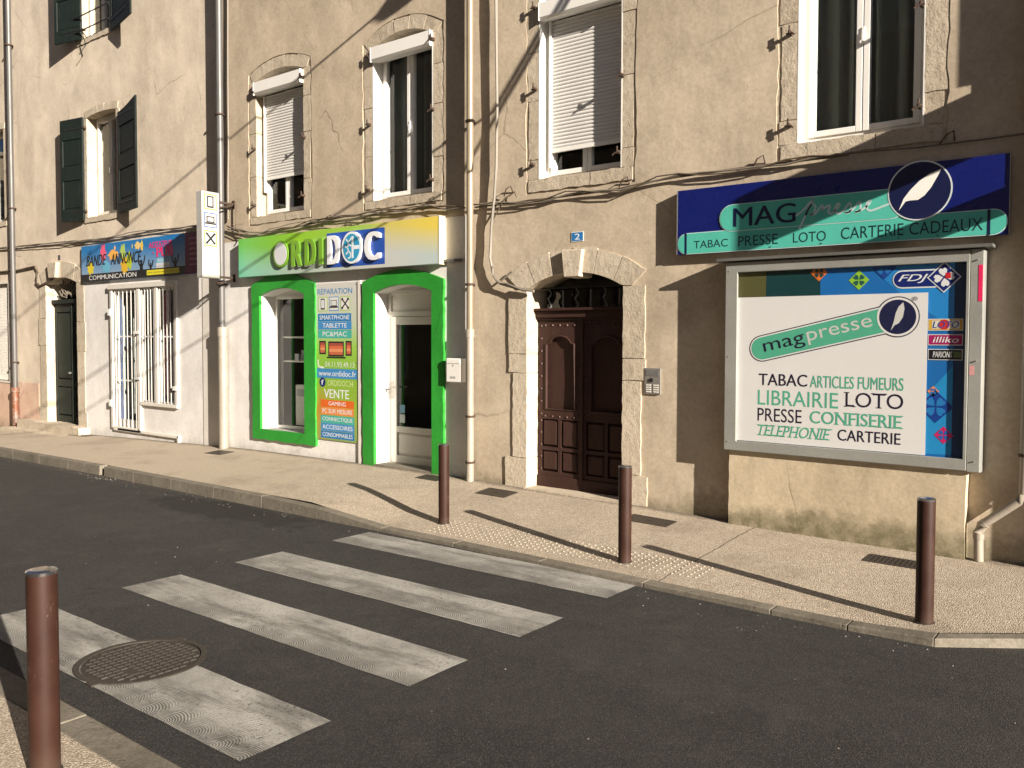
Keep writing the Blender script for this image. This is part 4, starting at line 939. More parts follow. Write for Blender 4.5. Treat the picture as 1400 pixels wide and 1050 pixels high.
# ================================================================== SIGNS
# --- big blue tobacconist sign
n = .075
sg = thing('shop_sign', P(U(1150, n), V(1150, 330, n), .03), 'long dark blue sign board with turquoise lettering bands and a white feather in a circle', 'sign')
r = (U(924.3, n), U(1374.5, n), V(924.5, 348.6, n), V(924.3, 261.4, n))
NAVY = (.004, .010, .115); DKN = (.006, .010, .05); TEAL = (.075, .42, .335)
MB().box(*r, .012, n).build('board', paint('navy_sign_gloss', NAVY, .28, 0, .05, .02), sg, bevel=.003)
MB().box(r[0] - .006, r[0] - .001, r[2], r[3], .012, n + .003).box(r[1] + .001, r[1] + .006, r[2], r[3], .012, n + .003).build('edge_trim', M_STEEL, sg)
def zp(zx, zy, nn=n): return W(900 + zx / 2.8, 180 + zy / 2.8, nn)
def zr(x0, x1, yt, yb, nn=n): return RC(900 + x0 / 2.8, 900 + x1 / 2.8, 180 + yt / 2.8, 180 + yb / 2.8, nn)
lb = zr(70, 1325, 395, 470); lb = (r[0] + .008, r[1] - .006, lb[2], lb[3])
e = .007
MB().prism(pill(lb[0] - .004, lb[1] + .002, lb[2] - e, lb[3] + e), n + .0005, n + .004).build('band_outline', PR((.45, .6, .6)), sg)
MB().prism(pill(lb[0] + .003, lb[1] - .005, lb[2], lb[3]), n + .004, n + .0055).build('lower_band', PR(TEAL), sg)
ub = zr(238, 940, 286, 384)
MB().prism(pill(ub[0] - e, ub[1] + e, ub[2] - e, ub[3] + e), n + .0062, n + .007).build('band_outline', PR((.45, .6, .6)), sg)
MB().prism(pill(*ub), n + .007, n + .0085).build('upper_band', PR(TEAL), sg)
for x in (102, 1258): u = zp(x, 430)[0]; MB().box(u, u + .022, lb[2] - .004, lb[3] + .004, n + .0056, n + .0068).build('divider', PR(DKN), sg)
cu_, cv_ = zp(1001, 226); cr = abs(zp(1118, 226)[0] - zp(882, 226)[0]) / 2
MB().prism(circle(cu_, cv_, cr + .012, cr + .012, 40), n + .009, n + .0105).build('circle_outline', PR((.55, .6, .62)), sg)
MB().prism(circle(cu_, cv_, cr, cr, 40), n + .0106, n + .0115).build('circle', PR(DKN), sg)
fe = [zp(*q) for q in ((922, 303), (940, 258), (965, 225), (1000, 190), (1040, 162), (1085, 143), (1070, 172), (1045, 215), (1020, 245), (995, 262), (968, 264), (948, 268))]
MB().prism(fe, n + .0116, n + .0125).build('feather', PR((.80, .80, .76)), sg)
text(sg, 'MAG', zr(288, 520, 294, 366), n + .0092, DKN, .03)
# script word
def sc(pts): return [zp(525 + x * 310, 330 - y * 60 - x * 28) for x, y in pts]
m = MB()
for pts in (((0, .1), (.08, .35), (.16, .75), (.23, 1.1), (.13, .1), (.05, -.75)), ((.13, .1), (.19, .7), (.25, .65), (.23, .2), (.18, .1), (.25, .15), (.33, .65), (.345, .3), (.36, .45), (.42, .6), (.43, .5), (.41, .2), (.45, .05), (.52, .35), (.55, .6), (.52, .62), (.49, .3), (.53, .0), (.6, .2), (.67, .62), (.69, .35), (.67, .05), (.62, .02), (.7, .15), (.79, .62), (.81, .35), (.79, .05), (.74, .02), (.82, .12), (.9, .38), (.93, .62), (.9, .62), (.88, .3), (.93, .02), (1.1, .25), (1.35, .62))):
    add_stroke(m, sc(pts), .018, n + .0095)
m.build('script_lettering', PR((.42, .55, .55)), sg, fix=False)
for s, x0, x1, y0, y1 in (('TABAC', 137, 262, 419, 448), ('PRESSE', 307, 452, 401, 440), ('LOTO', 517, 635, 388, 426), ('CARTERIE', 700, 930, 368, 413), ('CADEAUX', 962, 1232, 349, 396)):
    text(sg, s, zr(x0, x1, y0, y1), n + .0062, (.008, .03, .045), .0)
for x in (430, 625, 920, 1070):
    u, v = zp(x, {430: 441, 625: 428, 920: 408, 1070: 398}[x]); MB().prism(circle(u, v, .006, .006, 8), n + .0056, n + .010).build('screw', M_BLACK, sg)
# --- display case
n = .155
cs = thing('display_case', P(U(1165, n), V(1165, 640, n), .06), 'large grey aluminium display case with a white tobacconist poster behind glass', 'display case')
r = (U(990.5, n), U(1343, n), V(990.5, 615.5, n), V(992, 358.5, n))
ring_frame(MB(), r, .075, .0, n - .02).build('outer_frame', M_ALU, cs, bevel=.004)
ri = (r[0] + .05, r[1] - .11, r[2] + .055, r[3] - .03)
q = RC(1009, 1319, 372.5, 602.5, n)
fr = MB(); fr.prism(rpoly((r[0] + .006, r[1] - .10, r[2] + .01, r[3] - .01)), n - .019, n + .012, [rpoly(q)]); fr.build('door_frame', M_ALU, cs, bevel=.005)
MB().box(r[1] - .096, r[1] - .004, r[2] + .004, r[3] - .004, n - .019, n + .004).build('side_post', M_ALU, cs, bevel=.004)
MB().box(r[0] - .07, r[1] + .06, r[3] + .004, r[3] + .03, .0, n + .05).build('rain_cover', paint('grey_zinc_flashing', (.14, .14, .13), .5, .3), cs)
MB().box(r[0], r[1], r[2], r[3], .0, .012).build('back_panel', M_ALU, cs) if False else MB().box(r[0] + .01, r[1] - .01, r[2] + .01, r[3] - .01, .121, .126).build('back_panel', PR((.02, .10, .11)), cs)
MB().box(q[0] - .01, q[1] + .01, q[2] - .01, q[3] + .01, n - .008, n - .004).build('pane', M_SHOWGLASS, cs)
pr_ = RC(1337, 1342.5, 365, 416, n)
MB().box(r[1] - .038, r[1] - .008, V(1337, 412, n), V(1337, 362, n), n + .0045, n + .006).build('pink_strip', PR((.62, .02, .10)), cs)
for (a, b) in ((.02, .05), (.02, .5), (.02, .95), (.98, .05), (.98, .5), (.98, .95), (.4, .985), (.93, .985)):
    u, v = r[0] + (r[1] - r[0]) * a, r[2] + (r[3] - r[2]) * b; MB().prism(circle(u, v, .006, .006, 8), n - .0, n + .016).build('screw', M_STEEL, cs)
MB().box(r[1] - .09, r[1] - .055, V(1330, 513, n), V(1330, 500, n), n + .0045, n + .0056).build('lock_sticker', PR((.5, .25, .25)), cs)
nb = .128
def z8(x, y, nn): return W(960 + x / 2.5, 380 + y / 2.5, nn)
def r8(x0, x1, yt, yb, nn): return RC(960 + x0 / 2.5, 960 + x1 / 2.5, 380 + yt / 2.5, 380 + yb / 2.5, nn)
# blue lottery poster at the back
lp = thing('lottery_poster', P(U(1290, nb), V(1290, 615, nb), nb), 'blue lottery poster with clover logos behind the white poster in the case', 'poster')
bq = (q[0] - .005, q[1] + .0, q[2] - .005, q[3] + .0)
MB().rect(bq, nb).build('sheet', PR((.012, .15, .46)), lp)
MB().rect((bq[0], U(1120, nb), V(1020, 408, nb), bq[3]), nb + .0008).build('green_area', PR((.006, .045, .05)), lp)
MB().rect((bq[0], U(1046, nb), V(1020, 410, nb), bq[3]), nb + .0014).build('olive_area', PR((.10, .095, .035)), lp)
MB().sheet([W(1190, 366, nb), W(1318, 358, nb), W(1318, 460, nb), W(1230, 400, nb)], nb + .0007).build('light_area', PR((.02, .24, .62)), lp)
MB().sheet([W(1262, 620, nb), W(1262, 545, nb), W(1303, 500, nb), W(1303, 622, nb)], nb + .0007).build('light_area', PR((.02, .27, .60)), lp)
MB().rect((U(1303, nb), q[1], q[2], q[3]), nb + .001).build('dark_edge', PR((.006, .035, .11)), lp)
def clover(cx, cy, s, back, leaf, rot=45, nm='clover_logo'):
    m = MB(); h = s * 1.0
    m.sheet([(cx, cy - h), (cx + h, cy), (cx, cy + h), (cx - h, cy)], nb + .0022); m.build(nm, PR(back), lp, fix=False)
    m = MB()
    for k in range(4):
        a = R(90 * k + 45); c, sn = math.cos(a), math.sin(a)
        pts = [(.06, 0), (.30, .20), (.50, .24), (.60, .12), (.54, 0), (.60, -.12), (.50, -.24), (.30, -.20)]
        m.sheet([(cx + (x * c - y * sn) * s * 1.05, cy + (x * sn + y * c) * s * 1.05) for x, y in pts], nb + .003)
    m.build('clover_leaves', PR(leaf), lp, fix=False)
clover(*W(1120, 373, nb), .075, (.75, .18, .03), (.02, .05, .05)); clover(*W(1174.5, 383, nb), .085, (.30, .55, .04), (.015, .10, .095))
clover(*W(1276, 535, nb), .045, (.75, .28, .15), (.02, .15, .45)); clover(*W(1290, 595, nb), .072, (.60, .02, .14), (.02, .12, .40)); clover(*W(1209, 366, nb), .10, (.012, .06, .30), (.02, .17, .5))
clover(*W(1279, 556, nb), .135, (.008, .05, .28), (.02, .2, .52))
fr_ = RC(1222.5, 1287, 372, 393, nb)
MB().sheet(pill(fr_[0] - .01, fr_[1] + .01, fr_[2] - .012, fr_[3] + .012), nb + .003).build('logo_panel', PR((.75, .77, .8)), lp)
MB().sheet(pill(fr_[0], fr_[1], fr_[2], fr_[3]), nb + .0038).build('logo_panel', PR((.006, .02, .16)), lp)
text(lp, 'FDJ', RC(1228, 1267, 376, 388, nb), nb + .0046, (.8, .8, .82), .04, .35)
cx, cy = W(1291, 379, nb); h = .115
MB().sheet([(cx, cy - h - .012), (cx + h + .012, cy), (cx, cy + h + .012), (cx - h - .012, cy)], nb + .0046).build('logo_panel', PR((.75, .77, .8)), lp)
MB().sheet([(cx, cy - h), (cx + h, cy), (cx, cy + h), (cx - h, cy)], nb + .0052).build('logo_panel', PR((.006, .02, .16)), lp)
m = MB()
for k in range(4):
    a = R(90 * k + 10); c, sn = math.cos(a), math.sin(a)
    m.sheet([(cx + (x * c - y * sn) * .12, cy + (x * sn + y * c) * .12) for x, y in [(.06, 0), (.30, .22), (.50, .27), (.64, .14), (.56, 0), (.64, -.14), (.50, -.27), (.30, -.22)]], nb + .006)
m.build('clover_leaves', PR((.8, .8, .82)), lp, fix=False)
MB().sheet([(cx + .01, cy - .01), (cx + .05, cy - .01), (cx + .05, cy + .035), (cx + .01, cy + .035)], nb + .0066).build('clover_leaves', PR((.6, .02, .03)), lp)
for (yt, yb, bk, s, fg) in ((436, 452, (.65, .38, .04), 'LOTO', (.02, .07, .35)), (457, 472, (.40, .01, .12), 'illiko', (.8, .8, .8)), (477, 492, (.01, .01, .015), 'PARIONS', (.75, .75, .75))):
    a = RC(1269, 1316, yt, yb, nb)
    MB().rect((a[0], a[1], a[2], a[3]), nb + .0034).build('label_border', PR((.7, .7, .72)), lp)
    MB().rect((a[0] + .006, a[1] - .006, a[2] + .006, a[3] - .006), nb + .0042).build('label_panel', PR(bk), lp)
    b = (a[0] + .035, a[1] - (.03 if s != 'PARIONS' else .075), a[2] + .022, a[3] - .02)
    if s == 'LOTO': MB().rect((b[0] - .005, b[1] + .005, b[2] - .006, b[3] + .006), nb + .0046).build('label_panel', PR((.7, .68, .6)), lp); MB().sheet(circle(b[0] + .085, (b[2] + b[3]) / 2, .042, .042, 16), nb + .0049).build('ball', PR((.6, .03, .03)), lp)
    text(lp, s, b, nb + .0054, fg, .03, .2)
    if s == 'PARIONS': MB().rect((b[1] + .008, a[1] - .012, b[2], b[3]), nb + .005).build('label_panel', PR((.10, .16, .05)), lp)
# white poster in front
np_ = .139
wp = thing('shop_poster', P(U(1135, np_), V(1135, 610, np_), np_), 'white poster listing tobacco press and stationery words under a green pill logo', 'poster')
pq = (U(1007.5, np_), U(1267, np_), V(1008, 601.5, np_), V(1008, 407, np_)); pq = (max(pq[0], q[0] - .008), pq[1], pq[2] - .0, pq[3])
MB().box(pq[0], pq[1], pq[2], pq[3], np_ - .003, np_).build('sheet', paint('white_poster_board', (.78, .75, .75), .5, 0, .02, 0), wp)
L = lambda x0, x1, yt, yb: r8(x0, x1, yt, yb, np_)
INK = (.015, .012, .035); MINT = (.09, .42, .28)
for s, x0, x1, y0, y1, c, b, sl in (('TABAC', 194, 360, 326, 366, INK, .025, 0), ('ARTICLES FUMEURS', 369, 690, 333, 374, MINT, .02, 0), ('LIBRAIRIE', 191, 467, 382, 432, MINT, -.012, 0), ('LOTO', 491, 690, 390, 440, INK, .0, 0),
                                    ('PRESSE', 190, 343, 443, 488, INK, -.014, 0), ('CONFISERIE', 368, 685, 454, 496, MINT, .03, 0), ('TELEPHONIE', 192, 443, 500, 537, MINT, .008, .3), ('CARTERIE', 463, 683, 517, 555, INK, .025, 0)):
    a = L(x0, x1, y0, y1)
    o = letters(MB(), s, a, np_ + .001, b, sl)
    # serifs for the serif words
    if s in ('LOTO', 'CONFISERIE', 'TELEPHONIE'):
        gv, gf = glyphs(s, b, sl); h = a[3] - a[2]; w = a[1] - a[0]; pos = 0
        import itertools
        comp = {}
        par = list(range(len(gv)))
        def fnd(i):
            while par[i] != i: par[i] = par[par[i]]; i = par[i]
            return i
        for f_ in gf:
            for k in f_[1:]: par[fnd(k)] = fnd(f_[0])
        for i in range(len(gv)): comp.setdefault(fnd(i), []).append(gv[i])
        cl = sorted(comp.values(), key=lambda c_: min(p[0] for p in c_))
        for ch, pts in zip(s, cl):
            x0_, x1_ = min(p[0] for p in pts), max(p[0] for p in pts)
            if ch in 'OSC': continue
            for end in (0, 1):
                near = sorted(p[0] for p in pts if abs(p[1] - end) < .03)
                if not near: continue
                grp = [[near[0]]]
                for p in near[1:]:
                    if p - grp[-1][-1] > .035: grp.append([p])
                    else: grp[-1].append(p)
                for g_ in grp:
                    if max(g_) - min(g_) > .05: continue
                    ga, gb_ = a[0] + (min(g_)) * w - .013, a[0] + max(g_) * w + .013; vv = a[2] + end * h
                    o.rect((ga, gb_, vv - (.008 if end else 0), vv + (0 if end else .008)), np_ + .0013)
    o.build('lettering', PR(c), wp, fix=False)
# pill logo, tilted
A0 = z8(205, 241, np_); A1 = z8(668, 133, np_); ang = math.atan2(A1[1] - A0[1], A1[0] - A0[0]); Ln = math.hypot(A1[0] - A0[0], A1[1] - A0[1])
def rot(pts): return [(A0[0] + x * math.cos(ang) - y * math.sin(ang), A0[1] + x * math.sin(ang) + y * math.cos(ang)) for x, y in pts]
for (rr, cr_, c, nn, nm) in ((.122, .172, INK, .001, 'logo_outline'), (.113, .163, (.78, .75, .75), .0016, 'logo_ring'), (.102, .0, MINT, .0022, 'logo_pill')):
    MB().sheet(rot(circle(0, 0, rr, rr, 20, 90, 270) + [(Ln, -rr), (Ln, rr)]), np_ + nn).build(nm, PR(c), wp, fix=False)
    if cr_: MB().sheet(rot(circle(Ln, 0, cr_, cr_, 40)), np_ + nn + .0003).build(nm, PR(c), wp, fix=False)
MB().sheet(rot(circle(Ln, 0, .163, .163, 40)), np_ + .0026).build('logo_ring', PR((.78, .75, .75)), wp, fix=False)
MB().sheet(rot(circle(Ln, 0, .145, .145, 40)), np_ + .0032).build('logo_disc', PR((.012, .014, .06)), wp, fix=False)
MB().sheet([z8(*p, np_) for p in ((645, 180), (655, 150), (662, 120), (672, 98), (688, 83), (692, 105), (686, 135), (672, 155), (658, 162))], np_ + .0038).build('feather', PR((.66, .64, .62)), wp, fix=False)
def tilted(s, x0, x1, y0, y1, c, b):
    vs, fs = glyphs(s, b, .0); pts = rot([(x0 + p[0] * (x1 - x0), y0 + p[1] * (y1 - y0)) for p in vs])
    MB().add([(p[0], p[1], np_ + .0031) for p in pts], fs).build('lettering', PR(c), wp, fix=False)
tilted('mag', .015, .40, -.075, .045, INK, .035); tilted('presse', .425, .99, -.068, .052, (.62, .60, .58), .008)
text(wp, '®', L(716, 732, 64, 78), np_ + .001, INK, 0)
# --- computer shop sign board
n = .12
sg = thing('shop_sign', P(U(465, n), V(465, 375, n), .06), 'green to yellow shop sign board with raised white lettering over the green shop front', 'sign')
r = (U(327.5, n), U(600, n), V(328, 379.3, n), V(328, 327, n))
t_ = NT('sign_gradient_print')
x = t_.sep()[0]; f1 = t_.math('DIVIDE', t_.math('SUBTRACT', x, r[0]), r[1] - r[0])
z = t_.math('ADD', t_.sep()[2], t_.math('MULTIPLY', x, K)); f2 = t_.math('DIVIDE', t_.math('SUBTRACT', z, r[2]), r[3] - r[2])
wv = t_.math('MULTIPLY', t_.math('SINE', t_.math('MULTIPLY', f1, 7)), .12)
topc = t_.ramp(f1, [(0, (.10, .40, .06)), (.35, (.25, .50, .03)), (.68, (.30, .48, .08)), (.78, (.56, .49, .13)), (1, (.70, .55, .09))])
botc = t_.ramp(f1, [(0, (.12, .45, .30)), (.3, (.34, .45, .38)), (.75, (.50, .50, .48)), (1, (.42, .52, .52))])
c = t_.mix(t_.ramp(t_.math('ADD', f2, wv), [(.25, 0), (.85, 1)]), botc, topc)
M_GRAD = t_.fin(c, .35, None, 0, .4)
MB().box(*r, .012, n).build('board', M_GRAD, sg, bevel=.004)
MB().box(r[1] + .001, r[1] + .012, r[2] - .005, r[3] + .005, .012, n + .004).build('end_plate', paint('cream_edge', (.70, .62, .42), .4, 0, .05), sg)
def zo(x0, x1, yt, yb, nn=n): return RC(320 + x0 / 4.667, 320 + x1 / 4.667, 270 + yt / 4.667, 270 + yb / 4.667, nn)
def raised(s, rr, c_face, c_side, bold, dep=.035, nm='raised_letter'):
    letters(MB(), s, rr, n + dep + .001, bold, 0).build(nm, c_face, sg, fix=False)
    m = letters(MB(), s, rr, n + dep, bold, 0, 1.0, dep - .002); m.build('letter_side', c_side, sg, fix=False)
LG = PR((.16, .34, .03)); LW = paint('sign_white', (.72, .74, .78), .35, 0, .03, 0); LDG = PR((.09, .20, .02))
# O is a disc; then R D I
o4 = zo(262, 362, 284, 448); cu, cv = (o4[0] + o4[1]) / 2, (o4[2] + o4[3]) / 2; ru, rv = (o4[1] - o4[0]) / 2, (o4[3] - o4[2]) / 2
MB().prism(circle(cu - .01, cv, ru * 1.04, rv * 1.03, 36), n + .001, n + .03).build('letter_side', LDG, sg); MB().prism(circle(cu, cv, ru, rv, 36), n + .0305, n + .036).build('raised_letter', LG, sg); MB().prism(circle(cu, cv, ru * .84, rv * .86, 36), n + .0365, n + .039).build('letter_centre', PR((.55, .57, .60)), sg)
bl = zo(592, 965, 231, 450)
MB().rect((bl[0], bl[1], bl[2], bl[3]), n + .002).build('blue_panel', PR((.02, .075, .36)), sg)
for s, a in (('R', zo(376, 448, 278, 442)), ('D', zo(462, 535, 268, 436)), ('I', zo(552, 578, 262, 430))):
    b = (a[0] - .012, a[1] - .012, a[2] - .01, a[3] - .01); letters(MB(), s, b, n + .0315, .10).build('raised_letter', LW, sg, fix=False)
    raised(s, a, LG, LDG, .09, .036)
for s, a in (('D', zo(606, 690, 248, 430)), ('C', zo(842, 945, 225, 405))): raised(s, a, LW, LW, .11, .036)
o4 = zo(700, 832, 226, 428); cu, cv = (o4[0] + o4[1]) / 2, (o4[2] + o4[3]) / 2; ru, rv = (o4[1] - o4[0]) / 2, (o4[3] - o4[2]) / 2
MB().prism(circle(cu, cv, ru, rv, 40), n + .003, n + .04).build('raised_letter', LW, sg); MB().prism(circle(cu, cv, ru * .82, rv * .86, 40), n + .0405, n + .042).build('letter_centre', PR((.03, .28, .48)), sg)
m = MB(); uw = ru * .13
m.rect((cu + ru * .02, cu + ru * .22, cv - rv * .66, cv + rv * .70), n + .0428); m.rect((cu + ru * .23, cu + ru * .80, cv - rv * .12, cv + rv * .12), n + .0428)
for pts in (((-.02, .62), (-.14, .45), (-.34, .38), (-.52, .56)), ((-.02, .1), (-.25, .18), (-.42, .02), (-.66, .12)), ((-.34, .38), (-.30, .2)), ((-.42, .02), (-.30, -.2), (-.56, -.4)), ((-.30, -.2), (-.1, -.36), (-.12, -.6), (-.34, -.66))):
    add_stroke(m, [(cu + ru * x, cv + rv * y) for x, y in pts], uw * .8, n + .043, 3)
m.build('cross_emblem', PR((.70, .75, .80)), sg, fix=False)
o = MB().box(U(604), U(636), V(604, 359.5), V(604, 356), .005, .05).build('sign_conduit', M_ZINC); tag(o, 'short grey conduit between the sign board and the downpipe', 'conduit')
# --- tall poster between green surrounds
n = .02
sg = thing('shop_poster', P(U(461, n), V(461, 604, n), .01), 'tall narrow green poster with coloured bars of services between the green surrounds', 'poster')
r = (U(431.5, n), U(490, n), V(433, 599.5, n), V(432, 388, n))
t_ = NT('poster_gradient_print')
x = t_.sep()[0]; f1 = t_.math('DIVIDE', t_.math('SUBTRACT', x, r[0]), r[1] - r[0]); z = t_.math('ADD', t_.sep()[2], t_.math('MULTIPLY', x, K)); f2 = t_.math('DIVIDE', t_.math('SUBTRACT', z, r[2]), r[3] - r[2])
c = t_.ramp(f2, [(0, (.22, .30, .10)), (.2, (.26, .38, .05)), (.45, (.20, .40, .04)), (.6, (.28, .50, .08)), (.75, (.44, .50, .38)), (1, (.52, .51, .50))])
c = t_.mix(t_.math('MULTIPLY', t_.ramp(f1, [(0, 1), (.45, 0)]), t_.ramp(f2, [(.05, .3), (.2, 1), (.36, 0)])), c, (.50, .17, .04))
MB().box(*r, .005, n).build('board', t_.fin(c, .35, None, 0, .4), sg, bevel=.001)
def zq(x0, x1, yt, yb): 
    f = lambda x: r[0] + (x - 50) / 270 * (r[1] - r[0])
    # rows measured on the photograph's left edge of the board
    g = lambda y: r[3] - (y - 22) / 990 * (r[3] - r[2])
    return (f(x0), f(x1), g(yb), g(yt))
BL = (.015, .16, .40); BL2 = (.05, .22, .48); TL = (.06, .36, .30); WT = (.68, .70, .72)
text(sg, 'RÉPARATION', zq(66, 285, 48, 92), n + .001, BL2, .01)
for i, c in enumerate(((.32, .5, .1), (.08, .25, .5), (.32, .5, .1))):
    a = zq(70 + 71 * i, 130 + 71 * i, 108, 198); MB().rect(a, n + .001).build('icon_border', PR(c), sg); MB().rect((a[0] + .012, a[1] - .012, a[2] + .012, a[3] - .012), n + .0018).build('icon_ground', PR((.60, .60, .58)), sg)
def icons(parent, a, kind, nn, col=(.015, .015, .02)):   # phone, laptop, crossed tools inside rectangle a
    u0, u1, v0, v1 = a; w, h = u1 - u0, v1 - v0; m = MB(); cu, cv = (u0 + u1) / 2, (v0 + v1) / 2
    if kind == 0:
        m.rect((cu - .22 * w, cu + .22 * w, cv - .38 * h, cv + .38 * h), nn); m.build('phone_icon', PR(col), parent); MB().rect((cu - .18 * w, cu + .18 * w, cv - .28 * h, cv + .30 * h), nn + .0006).build('phone_icon', PR((.55, .58, .58)), parent)
    elif kind == 1:
        m.rect((cu - .32 * w, cu + .32 * w, cv - .16 * h, cv + .26 * h), nn); m.rect((cu - .42 * w, cu + .42 * w, cv - .28 * h, cv - .17 * h), nn); m.build('laptop_icon', PR(col), parent); MB().rect((cu - .27 * w, cu + .27 * w, cv - .11 * h, cv + .22 * h), nn + .0006).build('laptop_icon', PR((.55, .58, .58)), parent)
    else:
        for s in (-1, 1):
            add_stroke(m, [(cu - s * .28 * w, cv - .28 * h), (cu, cv), (cu + s * .28 * w, cv + .28 * h)], .10 * w, nn + .0001 * s, 2)
            for e_ in (-1, 1):
                x0, y0 = cu + e_ * s * .30 * w, cv + e_ * .30 * h; m.prism(circle(x0, y0, .10 * w, .10 * w, 10, 60 if e_ * s > 0 else 100, 360 if e_ * s > 0 else 410), nn + .0004 * s + .0004, nn + .0004 * s + .0004)
        m.build('tools_icon', PR(col), parent, fix=False)
for i in range(3): icons(sg, zq(70 + 71 * i, 130 + 71 * i, 108, 198), i, n + .0026)
for s, x0, x1, y0, y1, bc in (('SMARTPHONE', 68, 278, 214, 262, BL), ('TABLETTE', 68, 280, 264, 313, BL2), ('PC&MAC', 68, 280, 316, 368, TL), ('www.ordidoc.fr', 58, 318, 560, 620, BL2), ('GAMING', 83, 292, 757, 802, (.60, .12, .02)), ('PC SUR MESURE', 83, 292, 804, 852, (.62, .22, .06)), ('CONNECTIQUE', 83, 294, 856, 905, TL), ('ACCESSOIRES', 83, 294, 906, 952, BL2), ('CONSOMMABLES', 83, 294, 955, 1000, BL)):
    a = zq(x0, x1, y0, y1); MB().rect(a, n + .001).build('colour_bar', PR(bc), sg)
    k = .05 if len(s) > 8 else .14
    if s == 'GAMING': k = .24
    text(sg, s, (a[0] + (a[1] - a[0]) * k, a[1] - (a[1] - a[0]) * k, a[2] + (a[3] - a[2]) * .22, a[3] - (a[3] - a[2]) * .2), n + .0018, WT, .02)
for x0, x1, y0, y1 in ((76, 118, 385, 470), (134, 232, 388, 482), (243, 280, 384, 476)):
    MB().rect(zq(x0, x1, y0, y1), n + .001).build('device_picture', PR((.02, .02, .02)), sg)
    a = zq(x0 + 6, x1 - 6, y0 + 10, y1 - 10); hh = (a[3] - a[2]) / 4
    for k, c in enumerate(((.45, .12, .06), (.62, .25, .12), (.55, .13, .06), (.30, .07, .05))): MB().rect((a[0], a[1], a[2] + k * hh, a[2] + (k + 1) * hh), n + .0018).build('screen_picture', PR(c), sg)
MB().rect(zq(125, 243, 484, 494), n + .001).build('device_picture', PR((.02, .02, .02)), sg)
text(sg, '04.11.93.49.13', zq(112, 296, 516, 550), n + .001, (.62, .68, .60), .01)
m = MB(); a = zq(68, 106, 505, 555); add_stroke(m, [(a[0], a[3]), (a[0] + .01, a[2] + .02), (a[1], a[2])], .028, n + .001); m.build('handset_icon', PR((.62, .68, .60)), sg, fix=False)
a = zq(75, 115, 620, 675); MB().sheet(circle((a[0] + a[1]) / 2, (a[2] + a[3]) / 2, (a[1] - a[0]) / 2, (a[1] - a[0]) / 2 * 1.0, 20), n + .001).build('round_logo', PR((.012, .02, .14)), sg)
text(sg, 'f', (a[0] + .035, a[1] - .035, a[2] + .025, a[3] - .025), n + .0018, WT, .03)
text(sg, 'ORDIDOC34', zq(128, 288, 632, 668), n + .001, (.55, .65, .30), .01); text(sg, 'VENTE', zq(104, 262, 690, 745), n + .001, WT, .04)
for (a, b) in ((.03, .985), (.97, .985), (.03, .5), (.97, .5), (.03, .015), (.97, .015)): MB().prism(circle(r[0] + (r[1] - r[0]) * a, r[2] + (r[3] - r[2]) * b, .008, .008, 8), n, n + .006).build('screw', M_STEEL, sg)
# --- sign on house A
n = .05
sg = thing('shop_sign', P(U(190, n), V(190, 380, n), .02), 'colourful blue sign board with brushed black lettering above the barred shop window', 'sign')
r = (U(113.7, n), U(273, n), V(115, 386, n), V(113.7, 337, n))
def za(x0, x1, yt, yb): return RC(100 + x0 / 5.833, 100 + x1 / 5.833, 250 + yt / 5.833, 250 + yb / 5.833, n)
def zb(x, y): return W(100 + x / 5.833, 250 + y / 5.833, n)
t_ = NT('sky_blue_print'); z = t_.math('ADD', t_.sep()[2], t_.math('MULTIPLY', t_.sep()[0], K)); f2 = t_.math('DIVIDE', t_.math('SUBTRACT', z, r[2]), r[3] - r[2])
c = t_.ramp(t_.math('ADD', f2, t_.math('MULTIPLY', t_.noise(1.4, 3), .25)), [(.3, (.22, .34, .48)), (.95, (.01, .16, .42))])
MB().box(*r, .008, n).build('board', t_.fin(c, .4, None, 0, .4), sg, bevel=.002)
h = r[3] - r[2]
MB().rect((r[0], r[1], r[2], r[2] + .21 * h), n + .001).build('black_band', PR((.012, .012, .014)), sg)
ux = zb(893, 560)[0]; MB().rect((ux, r[1], r[2], r[3]), n + .0018).build('purple_area', PR((.11, .01, .06)), sg)
for x, y, a, b, c in ((240, 560, .16, .22, (.70, .10, .20)), (398, 560, .15, .22, (.38, .52, .12)), (410, 660, .2, .2, (.65, .40, .03)), (140, 680, .2, .16, (.65, .52, .03)), (320, 575, .28, .12, (.75, .38, .08)), (265, 670, .24, .14, (.12, .38, .55)), (450, 620, .16, .2, (.40, .5, .03)), (515, 500, .16, .09, (.68, .50, .2)), (549, 500, .07, .12, (.68, .50, .08)), (333, 520, .05, .06, (.72, .45, .25)), (472, 505, .03, .05, (.68, .5, .15)), (270, 700, .1, .05, (.12, .38, .55))):
    u, v = zb(x, y); a *= .62; b *= .75; pts = [(u + a * (1 + .22 * math.sin(k * 2.1 + x)) * math.cos(k * math.pi / 10), max(r[2] + .005, v + b * (1 + .22 * math.cos(k * 1.7 + y)) * math.sin(k * math.pi / 10))) for k in range(20)]
    MB().sheet(pts, n + .0022 + x * 1e-6).build('paint_splash', PR(c), sg, fix=False)
text(sg, 'COMMUNICATION', (zb(128, 750)[0], zb(505, 730)[0], r[2] + .045 * h, r[2] + .165 * h), n + .003, (.7, .7, .7), .03)
text(sg, 'LA', za(118, 160, 540, 575), n + .0032, (.02, .06, .2), .02, .2)
text(sg, 'BANDE', za(104, 278, 585, 668), n + .0034, (.006, .006, .008), .06, .35); text(sg, 'ANNONCE', za(298, 560, 568, 655), n + .0034, (.006, .006, .008), .06, .35)
